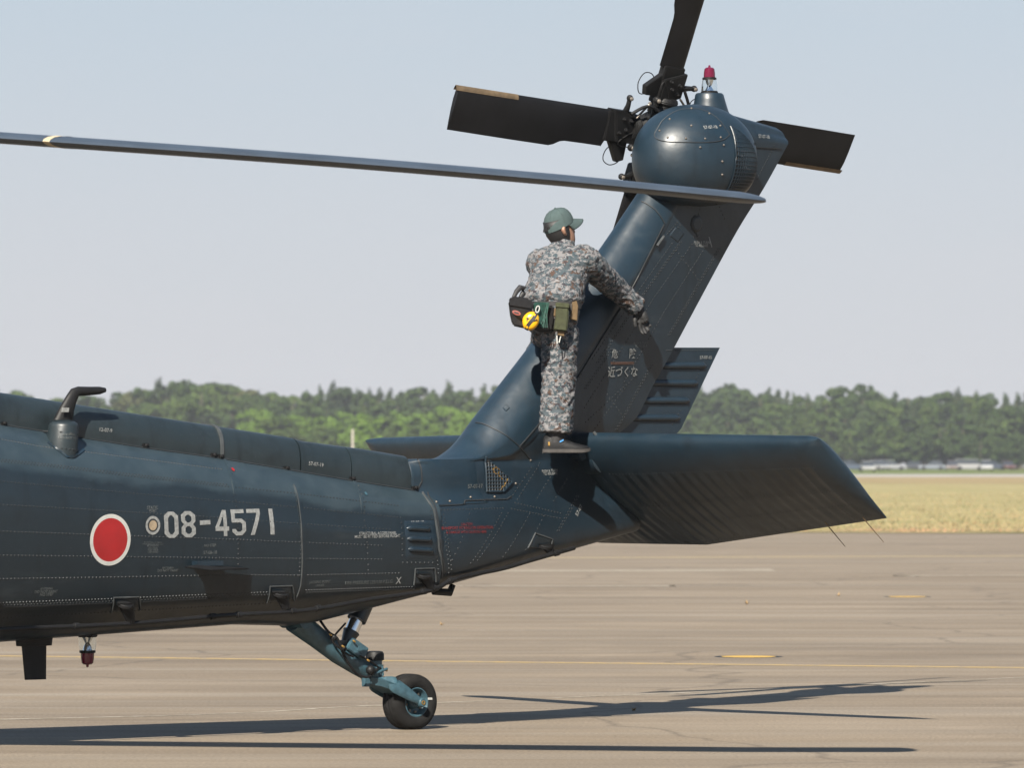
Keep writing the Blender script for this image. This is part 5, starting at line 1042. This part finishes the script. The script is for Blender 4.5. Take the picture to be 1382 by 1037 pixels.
# ------------------------------------------------------------------ far field: cars, post, wood
def at(px, d): return (px-691)*d/7525
def leaf_mat(name, a, b_, c_):
    m = NT(name, .9, 0, .15); n = m.noise(.55, 5, .65); n2 = m.noise(2.6, 3, .6)
    c = m.ramp(n, [(.34, a), (.52, b_), (.70, c_)]); c = m.mix(.5, c, m.ramp(n2, [(.3, g3(.25)), (.7, g3(.72))]), 'OVERLAY'); m.color(c); return m.m
LM = {'dark': leaf_mat('dark_leaves', (0.01782, 0.03385, 0.008413), (0.02674, 0.04603, 0.01122), (0.03947, 0.05755, 0.01402)), 'mid': leaf_mat('mid_green_leaves', (0.02292, 0.04197, 0.009343), (0.0382, 0.06093, 0.01308), (0.05411, 0.07448, 0.01682)),
      'bright': leaf_mat('bright_leaves', (0.04456, 0.08122, 0.009343), (0.06365, 0.1117, 0.01308), (0.08275, 0.1286, 0.0187)), 'conifer': leaf_mat('conifer_needles', (0.01655, 0.03047, 0.01028), (0.02547, 0.04197, 0.01308), (0.03502, 0.05077, 0.01589)),
      'brown': leaf_mat('olive_brown_leaves', (0.03502, 0.04062, 0.01402), (0.04774, 0.05416, 0.01776), (0.06365, 0.06093, 0.02336))}
bark = simple('bark', (0.0616, 0.05575, 0.03436), .95, 0, .3, 3)
def proto(kind, seed):
    rn = random.Random(seed); t = MB(); c_ = MB()
    t.tube([(0, 0, -.1), (.05, 0, 2.5), (.1, .05, 6), (0, 0, 9)], [.24, .2, .13, .04], 6)
    for k in range(5):
        a = rn.uniform(0, 6.28); z = rn.uniform(2.2, 6); t.tube([(0, 0, z), (math.cos(a)*1.2, math.sin(a)*1.2, z+1.3)], [.08, .03], 5)
    lumps = []
    if kind == 'conifer':
        for i in range(16):
            z = 1.2+i*.54; r = 2.2*(1-(z-1.2)/9.0)**1.05+.12
            for k in range(3 if r > .8 else 2):
                a = rn.uniform(0, 6.28); lumps.append((math.cos(a)*r*.55, math.sin(a)*r*.55, z+rn.uniform(-.2, .2), r*rn.uniform(.5, .75), .5))
        lumps.append((0, 0, 9.55, .13, .7))
    else:
        pk = rn.uniform(4.4, 6.2); ox, oy = rn.uniform(-.5, .5), rn.uniform(-.5, .5)
        lumps.append((ox*.5, oy*.5, pk, 1.9, 2.7))
        for i in range(rn.randrange(20, 30)):
            a = rn.uniform(0, 6.28); z = rn.uniform(1.8, 9.35); m_ = 2.5*max(.12, 1-abs((z-pk)/(9.8-pk if z > pk else pk))**2.1)**.6; q = rn.uniform(.35, 1.1)*m_; r = rn.choice([.45, .6, .8, 1.0, 1.25])*rn.uniform(.85, 1.1)
            if z > 8.6: r = min(r, .6)
            lumps.append((ox+math.cos(a)*q, oy+math.sin(a)*q, z, r, r*rn.uniform(.6, 1.0)))
    for x, y, z, r, h_ in lumps:
        n = int(70+130*r*r) if kind != 'conifer' else int(44+80*r)
        for k in range(n):
            d = Vector((rn.gauss(0, 1), rn.gauss(0, 1), rn.gauss(0, 1))).normalized(); q = rn.uniform(.75, 1.12)
            p = Vector((x+d.x*r*q, y+d.y*r*q, z+d.z*h_*q)); s_ = rn.uniform(.11, .25)*(min(1, .3+r*.75) if kind == 'conifer' else 1)
            nn = (d+Vector((rn.gauss(0, .7), rn.gauss(0, .7), rn.gauss(0, .7)+.25))).normalized(); a = nn.orthogonal().normalized(); bb = nn.cross(a); an_ = rn.uniform(0, 6.28)
            a, bb = a*math.cos(an_)+bb*math.sin(an_), bb*math.cos(an_)-a*math.sin(an_)
            c_.add([p-a*s_-bb*s_*.6, p+a*s_*.2-bb*s_, p+a*s_+bb*s_*.5, p-a*s_*.3+bb*s_], [(0, 1, 2, 3)])
    return t, c_
protos = {}
for kind, n in (('broad', 8), ('conifer', 4)):
    for i in range(n):
        t, c_ = proto(kind, 40+i+(17 if kind == 'conifer' else 0)); to = t.build('trunk', bark, None, 40); co = c_.build('crown', LM['dark'], None, 0, weld=False)
        protos[(kind, i)] = (to, co)
rnd = random.Random(11)
SKY = [(-160, 522), (-60, 520), (0, 525), (20, 516), (48, 530), (75, 533), (140, 531), (168, 527), (190, 513), (228, 510), (262, 506), (292, 512), (330, 514), (360, 524), (400, 526), (445, 518), (470, 518), (510, 524), (560, 522), (604, 517), (640, 526), (672, 514), (720, 522), (800, 521), (880, 524), (930, 520), (960, 516), (1000, 519), (1060, 521), (1100, 527), (1140, 517), (1200, 523), (1260, 527), (1310, 521), (1350, 530), (1382, 529), (1540, 522)]
crown_mats = {}
def crown_mesh(kind, i, mat):
    k = (kind, i, mat)
    if k not in crown_mats:
        me = protos[(kind, i)][1].data.copy(); me.materials.clear(); me.materials.append(LM[mat]); crown_mats[k] = me
    return crown_mats[k]
TREES = []
def hidden(px, top): return px < 640 and top > 527+(px+40)*.154+12
def tree(kind, px, d, top, row, mat, wide=1.0):
    if hidden(px, top) or (row in ('shrub', 'front') and 655 < px < 800): return
    z = (620-top)*d/7525+1.698; i = rnd.randrange(8 if kind == 'broad' else 4); to, co = protos[(kind, i)]
    name = {'conifer': 'conifer_tree', 'broad': 'broadleaf_tree'}[kind] if row != 'shrub' else 'shrub'
    e = empty(name, (at(px, d), d, 0), rnd.uniform(0, 6.28)); k = z/10.1; e.scale = (k*wide*rnd.uniform(.85, 1.2), k*wide*rnd.uniform(.85, 1.2), k)
    a = to.copy(); C.objects.link(a); a.parent = e
    c_ = co.copy(); c_.data = crown_mesh(kind, i, mat); C.objects.link(c_); c_.parent = e; TREES.append((px, kind, row, e))
x = -70
while x < 1460:                                               # skyline
    left = x < 430
    if left: kind, mat = ('broad', rnd.choice(['mid', 'mid', 'brown', 'dark', 'conifer'])) if rnd.random() < .75 else ('conifer', 'conifer')
    else: kind, mat = ('conifer', rnd.choice(['conifer', 'conifer', 'dark'])) if rnd.random() < .62 else ('broad', rnd.choice(['dark', 'conifer', 'mid']))
    tree(kind, x, rnd.uniform(935, 985), itp(SKY, x)+rnd.uniform(-4, 7), 'back', mat, rnd.uniform(1.0, 1.4) if kind == 'broad' else rnd.uniform(1.25, 1.75)); x += rnd.uniform(11, 19)
x = -70
while x < 1460:
    tree('broad' if rnd.random() < .6 or x < 430 else 'conifer', x, rnd.uniform(910, 930), itp(SKY, x)+rnd.uniform(4, 16), 'mid', rnd.choice(['mid', 'dark', 'mid', 'brown' if x < 430 else 'conifer']), rnd.uniform(.95, 1.3)); x += rnd.uniform(17, 27)
x = -70
while x < 1460:
    br = 330 < x < 660 or 905 < x < 935
    tree('broad', x, rnd.uniform(880, 900), itp(SKY, x)+rnd.uniform(24, 44)+(0 if x < 960 else 6), 'front' if not br else 'bright', 'bright' if br else rnd.choice(['dark', 'mid', 'dark']), rnd.uniform(1.3, 2.0)); x += rnd.uniform(24, 42)
x = 640
while x < 1460:
    tree('broad', x, rnd.uniform(868, 884), rnd.uniform(572, 592), 'shrub', rnd.choice(['dark', 'dark', 'mid']), rnd.uniform(1.2, 1.9)); x += rnd.uniform(20, 34)
x = 345
while x < 650:
    tree('broad', x, rnd.uniform(800, 822), rnd.uniform(552, 572), 'bright', rnd.choice(['bright', 'bright', 'mid']), rnd.uniform(1.0, 1.5)); x += rnd.uniform(16, 26)
REG = [(0, 'beyond the left edge of the view'), (150, 'behind the whip antenna'), (300, 'above the front of the tail boom'), (470, 'left of the pale post'), (640, 'between pale post and fin'), (880, 'behind person and fin'), (1010, 'right of the ribbed fin panel'), (1140, 'above the stabilator tip'), (1262, 'above the left parked cars'), (1382, 'above the right parked cars'), (9999, 'beyond the right edge of the view')]
KIND = {('conifer', 'back'): 'pointed skyline conifer', ('broad', 'back'): 'rounded skyline tree', ('broad', 'mid'): 'rounded tree below the skyline', ('conifer', 'mid'): 'conifer below the skyline', ('broad', 'bright'): 'bright yellow green tree', ('broad', 'front'): 'big dark bushy tree', ('broad', 'shrub'): 'low dark shrub'}
ORD = ['first', 'second', 'third', 'fourth', 'fifth', 'sixth', 'seventh', 'eighth', 'ninth', 'tenth', 'eleventh', 'twelfth', 'thirteenth', 'fourteenth', 'fifteenth', 'sixteenth', 'seventeenth', 'eighteenth', 'nineteenth', 'twentieth']
cnt = {}
for px, kind, row, e in sorted(TREES, key=lambda t: t[0]):
    rg = next(n for lim, n in REG if px < lim); k = (kind, row, rg); i = cnt.get(k, 0); cnt[k] = i+1
    tag(e, KIND[(kind, row)]+' '+rg+', '+ORD[i]+' from left', 'tree' if row != 'shrub' else 'shrub', {'back': 'trees on the skyline of the wood', 'mid': 'trees in the middle of the wood', 'bright': 'bright young trees', 'front': 'trees at the front of the wood', 'shrub': 'shrubs along the foot of the wood'}[row])
print('TREES', len(TREES))
for to, co in protos.values(): bpy.data.objects.remove(to); bpy.data.objects.remove(co)
b = MB(); d = 410; x0 = at(476, d)
b.hexa([(x0+sx*.10*k, d+sy*.10*k, z) for z, k in ((-.1, 1), (3.9, .82)) for sx, sy in ((-1, -1), (1, -1), (1, 1), (-1, 1))]); tag(b.build('concrete_post', simple('weathered_concrete', (.25, .235, .21), .9, 0, .2, 2), None, 30, .02), 'pale upright post standing far off behind the tail boom', 'post')
# parked cars
glass = simple('dark_car_glass', (.02, .025, .03), .1, 0, .1, 3)
def car(px, d, rz, col, L, Hh, label, van=False):
    e = empty('parked_car' if not van else 'parked_van', (at(px, d), d, 0), R(rz), label=label, cat='car' if not van else 'van', group='vehicles parked before the wood'); W = .86
    mt = simple('car_paint', col, .3, 0, .05, 2); b = MB(); hb = Hh*.58; L2 = L/2
    sec = [(-L2, .35, hb*.82), (-L2+.15, .22, hb*.95), (-L2+.8, .22, hb), (L2-1.0, .22, hb), (L2-.25, .22, hb*.86), (L2, .35, hb*.7)] if not van else [(-L2, .35, hb), (-L2+.1, .22, hb*1.02), (L2-.5, .22, hb*1.02), (L2-.1, .22, hb*.85), (L2, .35, hb*.7)]
    b.grid([[(x, y*W, lerp(z0, z1, t)) for y, t in ((-1, .0), (-1.03, .45), (-.96, 1), (.96, 1), (1.03, .45), (1, 0))] for x, z0, z1 in sec], True, cap=True); b.build('body', mt, e, 35)
    r0, r1, t0, t1 = ((-L2+.35, L2-1.15, -L2+.75, L2-1.95) if not van else (-L2+.05, L2-.45, -L2+.15, L2-1.05))
    b = MB(); b.hexa([(x, y*W*.95, hb*.97) for x, y in ((r0, -1), (r1, -1), (r1, 1), (r0, 1))]+[(x, y*W*.78, Hh-.05) for x, y in ((t0, -1), (t1, -1), (t1, 1), (t0, 1))]); b.build('windows', glass, e, 30)
    b = MB(); b.hexa([(x, y*W*.80, Hh-.07) for x, y in ((t0-.05, -1), (t1+.05, -1), (t1+.05, 1), (t0-.05, 1))]+[(x, y*W*.72, Hh) for x, y in ((t0+.1, -1), (t1-.1, -1), (t1-.1, 1), (t0+.1, 1))]); b.build('roof', mt, e, 30)
    for x in (-L2+.8, L2-.85):
        for y in (-W, W): w_ = MB(); w_.lathe((x, y-.1, .31), (0, 1, 0), [(.31, 0), (.31, .2)], 14); w_.build('wheel', M['rubber'], e, 40)
    for y in (-.6, .6): w_ = MB(); w_.box((L2-.06, y, hb*.66), (.06, 0, 0), (0, .16, 0), (0, 0, .08)); w_.build('headlight', M['white'], e, 30)
for a in ((1150, 830, 4, (0.03648, 0.05016, 0.07296), 4.2, 1.4, 'blue grey car beside the tip of the stabilator'), (1171, 740, -88, (0.228, 0.228, 0.2234), 3.3, 1.4, 'small white car with its front to the apron, nearest of the row'), (1187, 830, -62, (0.2052, 0.2052, 0.2052), 4.1, 1.5, 'white car turned towards the small white car'),
          (1204, 846, 3, (0.1642, 0.1687, 0.1778), 4.3, 1.5, 'silver wagon standing side-on by the white cars'), (1229, 866, 178, (0.02052, 0.0228, 0.02964), 4.2, 1.4, 'dark low car behind a gap in the row'), (1258, 840, 176, (0.1003, 0.114, 0.1322), 4.2, 1.4, 'pale blue grey car side-on in the middle of the row'),
          (1285, 820, -95, (0.1277, 0.1003, 0.0912), 3.8, 1.45, 'brownish car with its front to the apron'), (1331, 800, -92, (0.2736, 0.2736, 0.2736), 3.9, 1.55, 'white car end-on near the right end of the row'), (1341, 850, 5, (0.02736, 0.0342, 0.05016), 4.2, 1.45, 'dark blue car behind the white end-on car'), (1360, 850, -80, (0.07296, 0.02736, 0.0228), 3.8, 1.4, 'dull red car last in the row')):
    car(*a)
car(1308, 840, 2, (0.1915, 0.1915, 0.1915), 4.6, 1.65, 'long pale van side-on in the row', True)
# ------------------------------------------------------------------ air
hz = MB(); hz.hexa([(x, y, z) for z in (-1.0, 19) for x, y in ((-425, -35), (425, -35), (425, 1105), (-425, 1105))])
hm = bpy.data.materials.new('haze'); hm.use_nodes = True; ht = hm.node_tree; ht.nodes.clear()
vo = ht.nodes.new('ShaderNodeVolumePrincipled'); vo.inputs['Color'].default_value = (.92, .95, 1, 1); vo.inputs['Density'].default_value = .00016; vo.inputs['Anisotropy'].default_value = .2
ou = ht.nodes.new('ShaderNodeOutputMaterial'); ht.links.new(vo.outputs[0], ou.inputs['Volume'])
tag(hz.build('haze', hm, None, 0), kind='stuff')
